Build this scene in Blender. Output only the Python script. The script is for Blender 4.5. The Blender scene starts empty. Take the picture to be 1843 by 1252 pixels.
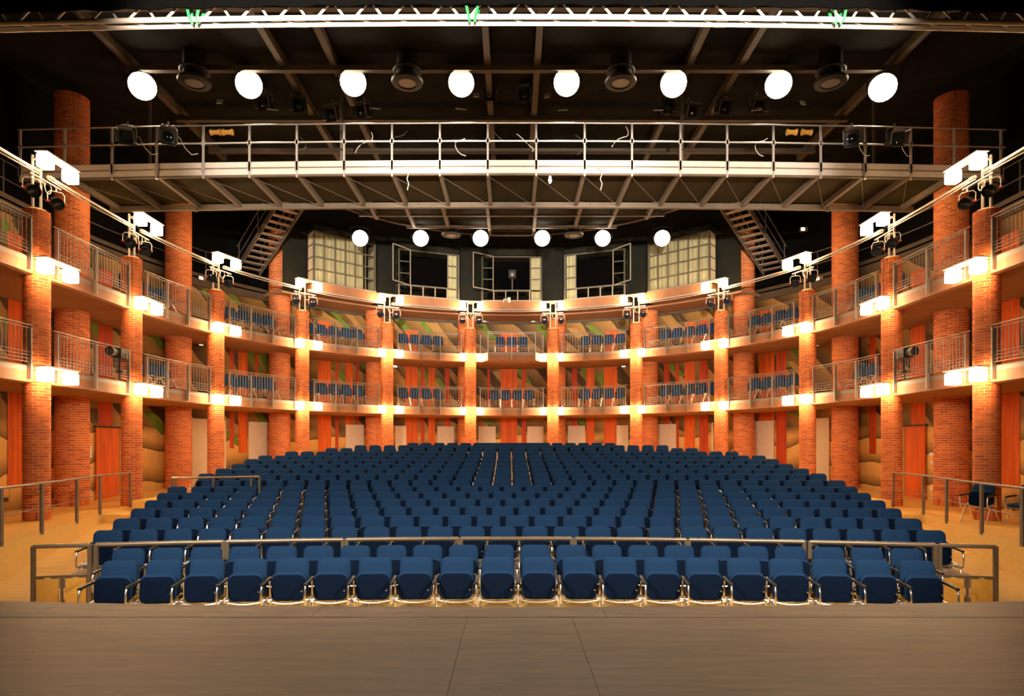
import bpy, math, random
import numpy as np
from mathutils import Vector, Matrix
random.seed(7)
S = bpy.context.scene
COL = S.collection
PI = math.pi
rad = math.radians
# ------------------------------------------------------------------ camera, world, lights, exposure
EYE = 2.43
F = 1130.0                      # focal length in pixels of the 1843 x 1252 frame
CX, CY = 921.0, 805.0           # where the horizon and the axis of the hall sit in the frame
cam_d = bpy.data.cameras.new('camera')
cam = bpy.data.objects.new('camera', cam_d)
COL.objects.link(cam)
cam.location = (0, 0, EYE)
cam.rotation_euler = (PI / 2, 0, 0)
cam_d.sensor_width = 36.0
cam_d.lens = 36.0 * F / 1843.0
cam_d.shift_x = (921.5 - CX) / 1843.0
cam_d.shift_y = (CY - 626.0) / 1843.0
cam_d.clip_end = 200
S.camera = cam
w = bpy.data.worlds.new('world')
S.world = w
w.use_nodes = True
w.node_tree.nodes['Background'].inputs[0].default_value = (0.9, 0.75, 0.6, 1)
w.node_tree.nodes['Background'].inputs[1].default_value = 0.0
S.view_settings.view_transform = 'Standard'
S.view_settings.look = 'None'
S.view_settings.gamma = 1.0
S.view_settings.use_curve_mapping = False
S.view_settings.exposure = 0.12
WARM = (1.0, 0.64, 0.33)
E_CUBE = 48.0                   # glow of the cube lamps
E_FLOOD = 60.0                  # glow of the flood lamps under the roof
P_STAGE = 2600.0                # stage washes beside the stage, watts


def stage_wash(x, y, z, tx, ty, tz, p, size):
    d = bpy.data.lights.new('stage_wash', 'SPOT')
    d.energy = p
    d.color = (1.0, 0.82, 0.66)
    d.spot_size = rad(size)
    d.spot_blend = 0.6
    d.shadow_soft_size = 0.18
    o = bpy.data.objects.new('stage_wash', d)
    COL.objects.link(o)
    o.location = (x, y, z)
    o.rotation_euler = (Vector((tx, ty, tz)) - Vector((x, y, z))).to_track_quat('-Z', 'Y').to_euler()


for sx in (-1, 1):
    stage_wash(sx * 5.2, 2.2, 6.2, -sx * 1.0, 18, 1.0, P_STAGE * 1.25, 84)
    stage_wash(sx * 2.4, 1.0, 6.0, sx * 4.6, 17, 10.2, P_STAGE * 9.0, 30)
    stage_wash(sx * 3.0, 0.5, 6.6, sx * 1.0, 5.3, 0.8, P_STAGE * 0.10, 80)

stage_wash(0, 1.0, 6.0, 0, 17, 10.2, P_STAGE * 7.0, 30)
# ------------------------------------------------------------------ materials


def newmat(name):
    m = bpy.data.materials.new(name)
    m.use_nodes = True
    nt = m.node_tree
    return m, nt, nt.nodes['Principled BSDF']


def N(nt, t, **kw):
    n = nt.nodes.new(t)
    for k, v in kw.items():
        setattr(n, k, v)
    return n


def basic(name, col, rough=0.5, metal=0.0, noise=0.0, scale=8.0, bump=0.0, spec=0.5, stretch=None):
    m, nt, b = newmat(name)
    b.inputs['Base Color'].default_value = (*col, 1)
    b.inputs['Roughness'].default_value = rough
    b.inputs['Metallic'].default_value = metal
    b.inputs['Specular IOR Level'].default_value = spec
    if noise or bump:
        tc = N(nt, 'ShaderNodeTexCoord')
        mp = N(nt, 'ShaderNodeMapping')
        mp.inputs['Scale'].default_value = stretch or (1, 1, 1)
        nt.links.new(tc.outputs['Object'], mp.inputs['Vector'])
        nz = N(nt, 'ShaderNodeTexNoise')
        nz.inputs['Scale'].default_value = scale
        nz.inputs['Detail'].default_value = 4
        nt.links.new(mp.outputs[0], nz.inputs['Vector'])
        if noise:
            rp = N(nt, 'ShaderNodeValToRGB')
            rp.color_ramp.elements[0].position = 0.3
            rp.color_ramp.elements[1].position = 0.7
            rp.color_ramp.elements[0].color = (*[c * (1 - noise) for c in col], 1)
            rp.color_ramp.elements[1].color = (*[min(1, c * (1 + noise)) for c in col], 1)
            nt.links.new(nz.outputs['Fac'], rp.inputs['Fac'])
            nt.links.new(rp.outputs[0], b.inputs['Base Color'])
        if bump:
            bp = N(nt, 'ShaderNodeBump')
            bp.inputs['Strength'].default_value = bump
            bp.inputs['Distance'].default_value = 0.01
            nt.links.new(nz.outputs['Fac'], bp.inputs['Height'])
            nt.links.new(bp.outputs[0], b.inputs['Normal'])
    return m


def emit(name, col, strength):
    m, nt, b = newmat(name)
    b.inputs['Base Color'].default_value = (0.8, 0.8, 0.8, 1)
    b.inputs['Emission Color'].default_value = (*col, 1)
    b.inputs['Emission Strength'].default_value = strength
    return m


M = {}
M['blue'] = basic('blue_fabric', (0.014, 0.050, 0.130), 0.9, noise=0.12, scale=180, bump=0.15, spec=0.12)
M['navy'] = basic('navy_shell', (0.0025, 0.0095, 0.030), 0.85, noise=0.1, scale=60, spec=0.08)
M['chrome'] = basic('chrome', (0.86, 0.83, 0.78), 0.30, 1.0)
M['black'] = basic('black_plastic', (0.012, 0.012, 0.012), 0.4)
M['steel'] = basic('painted_steel', (0.20, 0.18, 0.155), 0.45, 0.35, noise=0.08, scale=5)
M['bronze'] = basic('handrail_metal', (0.36, 0.29, 0.20), 0.35, 0.7)
M['rail'] = basic('railing_metal', (0.30, 0.27, 0.24), 0.4, 0.5)
M['white_beam'] = basic('pale_painted_steel', (0.62, 0.57, 0.50), 0.5, 0.1, noise=0.05, scale=4)
M['grey_beam'] = basic('grey_painted_steel', (0.125, 0.100, 0.072), 0.7, 0.0, noise=0.1, scale=3, spec=0.2)
M['pipe'] = basic('galvanised_pipe', (0.62, 0.58, 0.52), 0.35, 0.5)
M['dark'] = basic('black_paint', (0.005, 0.0055, 0.005), 0.9, noise=0.2, scale=2, spec=0.1)
M['drape'] = basic('black_drape', (0.0025, 0.0025, 0.0025), 1.0, spec=0.0)
M['dgreen'] = basic('dark_roof_panel', (0.020, 0.0195, 0.015), 0.85, noise=0.25, scale=1.5, spec=0.03)
M['duct'] = basic('dark_duct', (0.014, 0.0135, 0.012), 0.6, noise=0.15, scale=4)
M['concrete'] = basic('warm_concrete', (0.36, 0.165, 0.082), 0.75, noise=0.10, scale=3, bump=0.1)
M['coping'] = basic('grey_coping', (0.30, 0.24, 0.20), 0.6, noise=0.05, scale=5)
M['soffit'] = basic('soffit', (0.40, 0.22, 0.11), 0.8, noise=0.1, scale=1.2)
M['panel'] = basic('cream_panel', (0.85, 0.74, 0.58), 0.7, noise=0.04, scale=6)
M['green_clamp'] = basic('green_clamp', (0.02, 0.20, 0.07), 0.4)
M['curtain'] = basic('cream_curtain', (0.86, 0.74, 0.50), 0.9, noise=0.10, scale=5, stretch=(3, 3, 0.3))
M['frame'] = basic('window_frame', (0.17, 0.16, 0.13), 0.5, 0.2)
M['wframe'] = basic('pale_window_frame', (0.40, 0.36, 0.30), 0.5, 0.2)
M['booth'] = basic('booth_wall', (0.014, 0.015, 0.011), 0.85, noise=0.2, scale=2, spec=0.2)
M['inside'] = basic('booth_inside', (0.0015, 0.0015, 0.0017), 0.9, spec=0.05)
M['lens'] = basic('dark_lens', (0.02, 0.025, 0.03), 0.08, spec=0.8)
M['mortar'] = basic('mortar', (0.78, 0.46, 0.26), 0.9)
M['red'] = basic('red_clip', (0.5, 0.02, 0.01), 0.5)
M['paper'] = basic('white_card', (0.85, 0.83, 0.78), 0.6)
M['cable'] = basic('cable', (0.03, 0.028, 0.026), 0.6)
M['pcable'] = basic('pale_cable', (0.55, 0.50, 0.44), 0.5)
M['cube'] = emit('lamp_cube_glow', WARM, E_CUBE)
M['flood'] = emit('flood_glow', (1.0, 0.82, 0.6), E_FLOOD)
M['bulb'] = emit('small_bulb', (1.0, 0.85, 0.6), 25.0)
M['exit'] = emit('exit_glow', (1.0, 0.86, 0.5), 4.0)
m, nt, b = newmat('window_glass')
nt.nodes.remove(b)
tr_ = N(nt, 'ShaderNodeBsdfTransparent')
tr_.inputs[0].default_value = (0.90, 0.93, 0.90, 1)
gl_ = N(nt, 'ShaderNodeBsdfGlossy')
gl_.inputs['Roughness'].default_value = 0.04
ms_ = N(nt, 'ShaderNodeMixShader')
ms_.inputs[0].default_value = 0.07
nt.links.new(tr_.outputs[0], ms_.inputs[1])
nt.links.new(gl_.outputs[0], ms_.inputs[2])
nt.links.new(ms_.outputs[0], nt.nodes['Material Output'].inputs['Surface'])
M['glass'] = m


def wood(name, c1, c2, plank=0.09, rough=0.35, axis=0, spec=0.5):
    m, nt, b = newmat(name)
    tc = N(nt, 'ShaderNodeTexCoord')
    mp = N(nt, 'ShaderNodeMapping')
    if axis:
        mp.inputs['Rotation'].default_value = (0, 0, rad(axis))
    nt.links.new(tc.outputs['Object'], mp.inputs['Vector'])
    br = N(nt, 'ShaderNodeTexBrick')
    br.inputs['Color1'].default_value = (*c1, 1)
    br.inputs['Color2'].default_value = (*c2, 1)
    br.inputs['Mortar'].default_value = (*[c * 0.55 for c in c2], 1)
    br.inputs['Scale'].default_value = 1.0
    br.inputs['Mortar Size'].default_value = 0.0012
    br.inputs['Brick Width'].default_value = plank * 9
    br.inputs['Row Height'].default_value = plank
    nt.links.new(mp.outputs[0], br.inputs['Vector'])
    mp2 = N(nt, 'ShaderNodeMapping')
    mp2.inputs['Scale'].default_value = (1.2, 22, 6)
    nt.links.new(mp.outputs[0], mp2.inputs['Vector'])
    nz = N(nt, 'ShaderNodeTexNoise')
    nz.inputs['Scale'].default_value = 2.0
    nz.inputs['Detail'].default_value = 5
    nt.links.new(mp2.outputs[0], nz.inputs['Vector'])
    mx = N(nt, 'ShaderNodeMix', data_type='RGBA', blend_type='MULTIPLY')
    mx.inputs[0].default_value = 0.5
    rp = N(nt, 'ShaderNodeValToRGB')
    rp.color_ramp.elements[0].color = (0.72, 0.66, 0.55, 1)
    rp.color_ramp.elements[0].position = 0.3
    rp.color_ramp.elements[1].position = 0.65
    nt.links.new(nz.outputs['Fac'], rp.inputs['Fac'])
    nt.links.new(br.outputs['Color'], mx.inputs[6])
    nt.links.new(rp.outputs[0], mx.inputs[7])
    nt.links.new(mx.outputs[2], b.inputs['Base Color'])
    b.inputs['Roughness'].default_value = rough
    b.inputs['Specular IOR Level'].default_value = spec
    return m


M['oak'] = wood('oak_parquet', (0.95, 0.63, 0.19), (0.90, 0.57, 0.15), 0.08, 0.42)
M['oak_side'] = wood('oak_boards', (0.94, 0.56, 0.14), (0.90, 0.51, 0.11), 0.12, 0.45, axis=70)
M['oak_face'] = basic('oak_facing', (0.95, 0.62, 0.18), 0.45, noise=0.06, scale=14)
M['tier'] = basic('tier_edge', (0.30, 0.24, 0.17), 0.5, noise=0.1, scale=10)
M['gate_panel'] = basic('gate_panel_wood', (0.92, 0.48, 0.08), 0.5, noise=0.06, scale=22)
# stage floor: dark worn boards
m, nt, b = newmat('stage_boards')
tc = N(nt, 'ShaderNodeTexCoord')
mp = N(nt, 'ShaderNodeMapping')
mp.inputs['Scale'].default_value = (0.8, 6.0, 1)
nt.links.new(tc.outputs['Object'], mp.inputs['Vector'])
nz = N(nt, 'ShaderNodeTexNoise')
nz.inputs['Scale'].default_value = 1.6
nz.inputs['Detail'].default_value = 8
nz.inputs['Roughness'].default_value = 0.65
nt.links.new(mp.outputs[0], nz.inputs['Vector'])
rp = N(nt, 'ShaderNodeValToRGB')
rp.color_ramp.elements[0].position = 0.36
rp.color_ramp.elements[0].color = (0.016, 0.0135, 0.010, 1)
rp.color_ramp.elements[1].position = 0.66
rp.color_ramp.elements[1].color = (0.125, 0.085, 0.054, 1)
nt.links.new(nz.outputs['Fac'], rp.inputs['Fac'])
mp3 = N(nt, 'ShaderNodeMapping')
mp3.inputs['Scale'].default_value = (2.0, 9.0, 1)
mp3.inputs['Rotation'].default_value = (0, 0, 0.5)
nt.links.new(tc.outputs['Object'], mp3.inputs['Vector'])
nz2 = N(nt, 'ShaderNodeTexNoise')
nz2.inputs['Scale'].default_value = 4.0
nz2.inputs['Detail'].default_value = 9
nt.links.new(mp3.outputs[0], nz2.inputs['Vector'])
rp2 = N(nt, 'ShaderNodeValToRGB')
rp2.color_ramp.elements[0].position = 0.70
rp2.color_ramp.elements[0].color = (0, 0, 0, 1)
rp2.color_ramp.elements[1].position = 0.76
rp2.color_ramp.elements[1].color = (1, 1, 1, 1)
nt.links.new(nz2.outputs['Fac'], rp2.inputs['Fac'])
mx = N(nt, 'ShaderNodeMix', data_type='RGBA')
mx.inputs[7].default_value = (0.24, 0.19, 0.14, 1)
nt.links.new(rp2.outputs[0], mx.inputs[0])
nt.links.new(rp.outputs[0], mx.inputs[6])
nt.links.new(mx.outputs[2], b.inputs['Base Color'])
rr = N(nt, 'ShaderNodeMapRange')
rr.inputs[3].default_value = 0.42
rr.inputs[4].default_value = 0.62
nt.links.new(nz.outputs['Fac'], rr.inputs[0])
nt.links.new(rr.outputs[0], b.inputs['Roughness'])
M['stage'] = m
# bricks: every brick takes its own tone
m, nt, b = newmat('red_brick')
ge = N(nt, 'ShaderNodeNewGeometry')
oi = N(nt, 'ShaderNodeObjectInfo')
ad = N(nt, 'ShaderNodeMath', operation='ADD')
fr = N(nt, 'ShaderNodeMath', operation='FRACT')
nt.links.new(ge.outputs['Random Per Island'], ad.inputs[0])
nt.links.new(oi.outputs['Random'], ad.inputs[1])
nt.links.new(ad.outputs[0], fr.inputs[0])
rp = N(nt, 'ShaderNodeValToRGB')
rp.color_ramp.elements[0].color = (0.46, 0.085, 0.014, 1)
rp.color_ramp.elements[1].color = (0.76, 0.195, 0.030, 1)
e = rp.color_ramp.elements.new(0.5)
e.color = (0.62, 0.135, 0.020, 1)
nt.links.new(fr.outputs[0], rp.inputs['Fac'])
nt.links.new(rp.outputs[0], b.inputs['Base Color'])
b.inputs['Roughness'].default_value = 0.8
M['brick'] = m
# painted wall: tan boards with airbrushed slanting bands above, rolling dunes at the foot
m, nt, b = newmat('mural_ground')
uv = N(nt, 'ShaderNodeUVMap')
uv.uv_map = 'uv'
sp = N(nt, 'ShaderNodeSeparateXYZ')
nt.links.new(uv.outputs[0], sp.inputs[0])


def mth(op, a, bb=None):
    n = N(nt, 'ShaderNodeMath', operation=op)
    for i, v in enumerate((a, bb)):
        if v is None:
            continue
        if isinstance(v, (int, float)):
            n.inputs[i].default_value = v
        else:
            nt.links.new(v, n.inputs[i])
    return n.outputs[0]


nzz = N(nt, 'ShaderNodeTexNoise')
nzz.inputs['Scale'].default_value = 0.55
nzz.inputs['Detail'].default_value = 1
nt.links.new(uv.outputs[0], nzz.inputs['Vector'])
U, V = sp.outputs[0], sp.outputs[1]
diag = mth('FRACT', mth('ADD', mth('MULTIPLY', mth('ADD', U, mth('MULTIPLY', V, 1.25)), 0.62), mth('MULTIPLY', nzz.outputs['Fac'], 0.9)))
dune = mth('FRACT', mth('ADD', mth('MULTIPLY', mth('ADD', mth('MULTIPLY', U, -0.10), V), 1.05), mth('MULTIPLY', nzz.outputs['Fac'], 1.2)))
low = N(nt, 'ShaderNodeMapRange')
low.inputs[1].default_value = 2.9
low.inputs[2].default_value = 3.3
nt.links.new(V, low.inputs[0])
sel = N(nt, 'ShaderNodeMix', data_type='FLOAT')
nt.links.new(low.outputs[0], sel.inputs[0])
nt.links.new(dune, sel.inputs[2])
nt.links.new(diag, sel.inputs[3])


def mural_ramp(src, dark, mid, tan, lite):
    n = N(nt, 'ShaderNodeValToRGB')
    c = n.color_ramp
    c.elements[0].position = 0.0
    c.elements[0].color = (*dark, 1)
    c.elements[1].position = 1.0
    c.elements[1].color = (*lite, 1)
    c.elements.new(0.2).color = (*mid, 1)
    c.elements.new(0.5).color = (*tan, 1)
    nt.links.new(src, n.inputs['Fac'])
    return n


rp_d = mural_ramp(dune, (0.15, 0.085, 0.020), (0.42, 0.235, 0.055), (0.80, 0.46, 0.12), (0.90, 0.56, 0.17))
rp_u = mural_ramp(diag, (0.050, 0.030, 0.006), (0.115, 0.068, 0.014), (0.26, 0.15, 0.034), (0.48, 0.27, 0.07))
rp = N(nt, 'ShaderNodeMix', data_type='RGBA')
nt.links.new(low.outputs[0], rp.inputs[0])
nt.links.new(rp_d.outputs[0], rp.inputs[6])
nt.links.new(rp_u.outputs[0], rp.inputs[7])
mp = N(nt, 'ShaderNodeMapping')
mp.inputs['Scale'].default_value = (30, 0.6, 1)
nt.links.new(uv.outputs[0], mp.inputs['Vector'])
ng = N(nt, 'ShaderNodeTexNoise')
ng.inputs['Scale'].default_value = 1.0
nt.links.new(mp.outputs[0], ng.inputs['Vector'])
mr = N(nt, 'ShaderNodeMapRange')
mr.inputs[3].default_value = 0.82
mr.inputs[4].default_value = 1.15
nt.links.new(ng.outputs['Fac'], mr.inputs[0])
mx = N(nt, 'ShaderNodeMix', data_type='RGBA', blend_type='MULTIPLY')
mx.inputs[0].default_value = 1.0
nt.links.new(rp.outputs[2], mx.inputs[6])
nt.links.new(mr.outputs[0], mx.inputs[7])
nt.links.new(mx.outputs[2], b.inputs['Base Color'])
b.inputs['Roughness'].default_value = 0.6
M['mural'] = m
M['orange'] = basic('mural_orange', (0.78, 0.135, 0.003), 0.6, noise=0.22, scale=1.6, stretch=(6, 6, 0.4))
M['redor'] = basic('mural_red_orange', (0.58, 0.062, 0.003), 0.6, noise=0.25, scale=1.6, stretch=(6, 6, 0.4))
M['amber'] = basic('mural_amber', (0.66, 0.20, 0.025), 0.6, noise=0.2, scale=1.6, stretch=(6, 6, 0.4))
M['green'] = basic('mural_green', (0.15, 0.27, 0.014), 0.6, noise=0.2, scale=1.6, stretch=(5, 5, 0.6))
M['brown'] = basic('mural_brown', (0.075, 0.040, 0.008), 0.65, noise=0.25, scale=1.4, stretch=(5, 5, 0.6))
M['sand'] = basic('mural_sand', (0.50, 0.29, 0.08), 0.65, noise=0.15, scale=1.4, stretch=(5, 5, 0.6))
# perforated deck of the bridge and roof: fine mesh
m, nt, b = newmat('perforated_sheet')
tc = N(nt, 'ShaderNodeTexCoord')
ck = N(nt, 'ShaderNodeTexChecker')
ck.inputs['Scale'].default_value = 22.0
ck.inputs['Color1'].default_value = (0.044, 0.034, 0.013, 1)
ck.inputs['Color2'].default_value = (0.018, 0.013, 0.006, 1)
nt.links.new(tc.outputs['Object'], ck.inputs['Vector'])
nt.links.new(ck.outputs[0], b.inputs['Base Color'])
b.inputs['Roughness'].default_value = 0.8
b.inputs['Specular IOR Level'].default_value = 0.05
M['mesh'] = m

# ------------------------------------------------------------------ mesh builder


class MB:
    def __init__(s):
        s.v, s.f, s.m, s.uv = [], [], [], None
        s.mi = 0

    def add(s, vs, fs):
        o = len(s.v)
        s.v += [tuple(v) for v in vs]
        for f in fs:
            s.f.append([o + i for i in f])
            s.m.append(s.mi)
        return s

    def box(s, x0, x1, y0, y1, z0, z1):
        vs = [(x, y, z) for z in (z0, z1) for y in (y0, y1) for x in (x0, x1)]
        return s.add(vs, [(0, 2, 3, 1), (4, 5, 7, 6), (0, 1, 5, 4), (2, 6, 7, 3), (0, 4, 6, 2), (1, 3, 7, 5)])

    def obox(s, a, bb, wd, ht, up=(0, 0, 1)):
        """a bar of rectangular section from a to bb: wd across, ht along up"""
        a, bb = Vector(a), Vector(bb)
        d = (bb - a).normalized()
        up = Vector(up)
        sd = d.cross(up)
        if sd.length < 1e-5:
            sd = d.cross(Vector((1, 0, 0)))
        sd.normalize()
        u = sd.cross(d).normalized()
        vs = []
        for p in (a, bb):
            for i, j in ((-1, -1), (1, -1), (1, 1), (-1, 1)):
                vs.append(p + sd * (i * wd / 2) + u * (j * ht / 2))
        return s.add(vs, [(3, 2, 1, 0), (4, 5, 6, 7), (0, 1, 5, 4), (1, 2, 6, 5), (2, 3, 7, 6), (3, 0, 4, 7)])

    def tube(s, pts, r, n=8, caps=True):
        pts = [Vector(p) for p in pts]
        k = len(pts)
        base = len(s.v)
        prev = None
        for i, p in enumerate(pts):
            d = (pts[min(i + 1, k - 1)] - pts[max(i - 1, 0)]).normalized()
            if prev is None:
                a = d.orthogonal().normalized()
            else:
                a = prev - d * prev.dot(d)
                a = a.normalized() if a.length > 1e-6 else d.orthogonal().normalized()
            prev = a
            c = d.cross(a)
            ri = r[i] if isinstance(r, (list, tuple)) else r
            for j in range(n):
                t = 2 * PI * j / n
                s.v.append(tuple(p + a * (ri * math.cos(t)) + c * (ri * math.sin(t))))
        for i in range(k - 1):
            for j in range(n):
                q = (j + 1) % n
                s.f.append([base + i * n + j, base + i * n + q, base + (i + 1) * n + q, base + (i + 1) * n + j])
                s.m.append(s.mi)
        if caps:
            s.f.append([base + j for j in range(n)][::-1])
            s.f.append([base + (k - 1) * n + j for j in range(n)])
            s.m += [s.mi, s.mi]
        return s

    def lathe(s, prof, n=20, M4=None):
        """prof: (radius, z) from bottom to top"""
        M4 = M4 or Matrix.Identity(4)
        base = len(s.v)
        for r, z in prof:
            for j in range(n):
                t = 2 * PI * j / n
                s.v.append(tuple(M4 @ Vector((r * math.cos(t), r * math.sin(t), z))))
        for i in range(len(prof) - 1):
            for j in range(n):
                q = (j + 1) % n
                s.f.append([base + i * n + j, base + i * n + q, base + (i + 1) * n + q, base + (i + 1) * n + j])
                s.m.append(s.mi)
        s.f.append([base + j for j in range(n)][::-1])
        s.f.append([base + (len(prof) - 1) * n + j for j in range(n)])
        s.m += [s.mi, s.mi]
        return s

    def loft(s, loops, cap=True):
        base = len(s.v)
        n = len(loops[0])
        for L in loops:
            s.v += [tuple(p) for p in L]
        for i in range(len(loops) - 1):
            for j in range(n):
                q = (j + 1) % n
                s.f.append([base + i * n + j, base + i * n + q, base + (i + 1) * n + q, base + (i + 1) * n + j])
                s.m.append(s.mi)
        if cap:
            s.f.append([base + j for j in range(n)][::-1])
            s.f.append([base + (len(loops) - 1) * n + j for j in range(n)])
            s.m += [s.mi, s.mi]
        return s

    def mesh(s, name, mats, smooth=False):
        me = bpy.data.meshes.new(name)
        me.from_pydata(s.v, [], s.f)
        for mm in (mats if isinstance(mats, (list, tuple)) else [mats]):
            me.materials.append(M[mm] if isinstance(mm, str) else mm)
        if max(s.m, default=0) > 0:
            me.polygons.foreach_set('material_index', s.m)
        if smooth:
            me.polygons.foreach_set('use_smooth', [True] * len(s.f))
            if smooth != 'all':
                try:
                    me.set_sharp_from_angle(angle=rad(40))
                except Exception:
                    pass
        me.update()
        return me

    def build(s, name, mats, parent=None, smooth=False):
        return inst(s.mesh(name, mats, smooth), name, parent)


def inst(me, name, parent=None, loc=None, rot=None):
    o = bpy.data.objects.new(name, me)
    COL.objects.link(o)
    if parent is not None:
        o.parent = parent
    if loc is not None:
        o.location = loc
    if rot is not None:
        o.rotation_euler = rot
    return o


def thing(name, label, cat, loc=(0, 0, 0), rz=0.0, group=None):
    o = bpy.data.objects.new(name, None)
    COL.objects.link(o)
    o.empty_display_size = 0.1
    o.location = loc
    o.rotation_euler = (0, 0, rz)
    return tag(o, label, cat, group)


def tag(o, label, cat, group=None):
    o['label'] = label
    o['category'] = cat
    if group:
        o['group'] = group
    return o


def struct(o, label=None):
    o['kind'] = 'structure'
    if label:
        o['label'] = label
    return o


def px(x, y, D):
    """the point at distance D that the photograph shows at pixel x, y"""
    return Vector(((x - CX) * D / F, D, EYE + (CY - y) * D / F))


# ring geometry: t counts the balcony columns 0..11, R is the distance from the ring's axis
YC = 19.0
BAY = 3.8


def ring(t, R, z=0.0):
    if t < 1:
        return Vector((-R, YC - (1 - t) * BAY, z))
    if t > 10:
        return Vector((R, YC - (t - 10) * BAY, z))
    a = rad(-90 + 20 * (t - 1))
    return Vector((R * math.sin(a), YC + R * math.cos(a), z))


def ring_ang(t):
    """angle of the inward direction: local +y of a thing set on the ring points outwards"""
    t = min(10, max(1, t))
    return -rad(-90 + 20 * (t - 1))


def t_at_px(x, R):
    """ring parameter where the sight line through pixel column x meets radius R"""
    lo, hi = -1.5, 12.5
    for _ in range(50):
        mid = (lo + hi) / 2
        p = ring(mid, R)
        if CX + F * p.x / p.y < x:
            lo = mid
        else:
            hi = mid
    return (lo + hi) / 2


ORD = ['first', 'second', 'third', 'fourth', 'fifth', 'sixth', 'seventh', 'eighth', 'ninth', 'tenth', 'eleventh', 'twelfth', 'thirteenth',
       'fourteenth', 'fifteenth', 'sixteenth', 'seventeenth', 'eighteenth']
ZP = EYE - 1.75        # side walkway
Z1 = EYE + 1.95        # lower balcony floor
Z2 = EYE + 4.53        # upper balcony floor
ZT = EYE + 5.70        # top of the front columns
RW, RC, RR, RE = 13.9, 11.5, 13.3, 11.38
CR, BR = 0.285, 0.45   # column radii
TMIN, TMAX = -1.3, 12.3


def frange(a, b, n):
    return [a + (b - a) * i / n for i in range(n + 1)]


# ------------------------------------------------------------------ setting: stage, floors, walls, balconies, roof
ST = 0.83
DS = 6.30


def stage_edge(x):
    return DS + 0.25 * (x / 5.3) ** 2


sf = struct(MB().box(-9, 9, -4, 5.9, 0.0, ST - 0.03).build('floor_stage', 'dark'), 'dark worn timber stage floor in front of the seats')
xs = [-9.0, -5.4, -0.42, 0.57, 5.4, 9.0]
for i in range(len(xs) - 1):
    for y0, y1 in ((-4.0, 1.6), (1.6, 5.915)):
        MB().box(xs[i] + 0.0015, xs[i + 1] - 0.0015, y0 + 0.0015, y1 - 0.0015, ST - 0.03, ST).build('board', 'stage', sf)
ax = [-9.0, -4.6, -1.9, 0.9, 3.9, 9.0]
for i in range(len(ax) - 1):
    mb = MB()
    n = 8
    top = []
    for k in range(n + 1):
        x = ax[i] + 0.002 + (ax[i + 1] - ax[i] - 0.004) * k / n
        top.append((x, stage_edge(min(6.5, abs(x)))))
    loop = [(ax[i] + 0.002, 5.934)] + [(ax[i + 1] - 0.002, 5.934)] + top[::-1]
    mb.loft([[(x, y, 0.35) for x, y in loop], [(x, y, ST - 0.001) for x, y in loop]])
    mb.build('apron_board', 'stage', sf)

fl = MB()
fl.add([(-16, 4, 0), (16, 4, 0), (16, 11.2, 0), (-16, 11.2, 0)], [(0, 1, 2, 3)])
fl.add([(-16, 11.2, 0), (16, 11.2, 0), (16, 31, 1.45), (-16, 31, 1.45)], [(0, 1, 2, 3)])
struct(fl.build('floor', 'oak'), 'oak parquet hall floor rising gently towards the rear')


def podium(side):
    edge = [(-8.7, 9.2), (-9.3, 11.43), (-9.73, 13.0), (-10.3, 14.87), (-11.0, 16.76), (-11.2, 19.0)]
    for k in range(1, 10):
        p = ring(1 + k * 0.5, 11.0)
        edge.append((p.x, p.y))
    outer = [(-15, y) for y in (9.2, 11.43, 13.0, 14.87, 16.76, 19.0)]
    for k in range(1, 10):
        p = ring(1 + k * 0.5, 15.0)
        outer.append((p.x, p.y))
    mb = MB()
    n = len(edge)
    vs = [(side * x, y, ZP) for x, y in edge] + [(side * x, y, ZP) for x, y in outer]
    mb.add(vs, [(i, i + 1, n + i + 1, n + i) if side > 0 else (n + i, n + i + 1, i + 1, i) for i in range(n - 1)])
    mb.mi = 1
    vs = [(side * x, y, ZP) for x, y in edge] + [(side * x, y, -0.1) for x, y in edge]
    mb.add(vs, [(i, i + 1, n + i + 1, n + i) for i in range(n - 1)])
    mb.add([(side * 8.7, 9.2, ZP), (side * 15, 9.2, ZP), (side * 15, 9.2, -0.1), (side * 8.7, 9.2, -0.1)], [(0, 1, 2, 3)])
    o = mb.build('floor_walkway_' + ('right' if side > 0 else 'left'), ['oak_side', 'oak_face'])
    return struct(o, 'raised oak walkway along the ' + ('right' if side > 0 else 'left') + ' brick columns')


podium(-1)
podium(1)


def uvring(name, rows, R, ts, mats, label=None):
    """a curved wall of radius R through the heights in rows"""
    me = bpy.data.meshes.new(name)
    vs, fs, uvs = [], [], []
    nz_ = len(rows)
    for t in ts:
        for z in rows:
            vs.append(tuple(ring(t, R, z)))
    for i in range(len(ts) - 1):
        for j in range(nz_ - 1):
            fs.append((i * nz_ + j, (i + 1) * nz_ + j, (i + 1) * nz_ + j + 1, i * nz_ + j + 1))
    me.from_pydata(vs, [], fs)
    ul = me.uv_layers.new(name='uv')
    for p in me.polygons:
        for li in p.loop_indices:
            vi = me.loops[li].vertex_index
            ul.data[li].uv = (ts[vi // nz_] * 4.85, rows[vi % nz_])
    for mm in mats:
        me.materials.append(M[mm])
    return inst(me, name)


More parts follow.
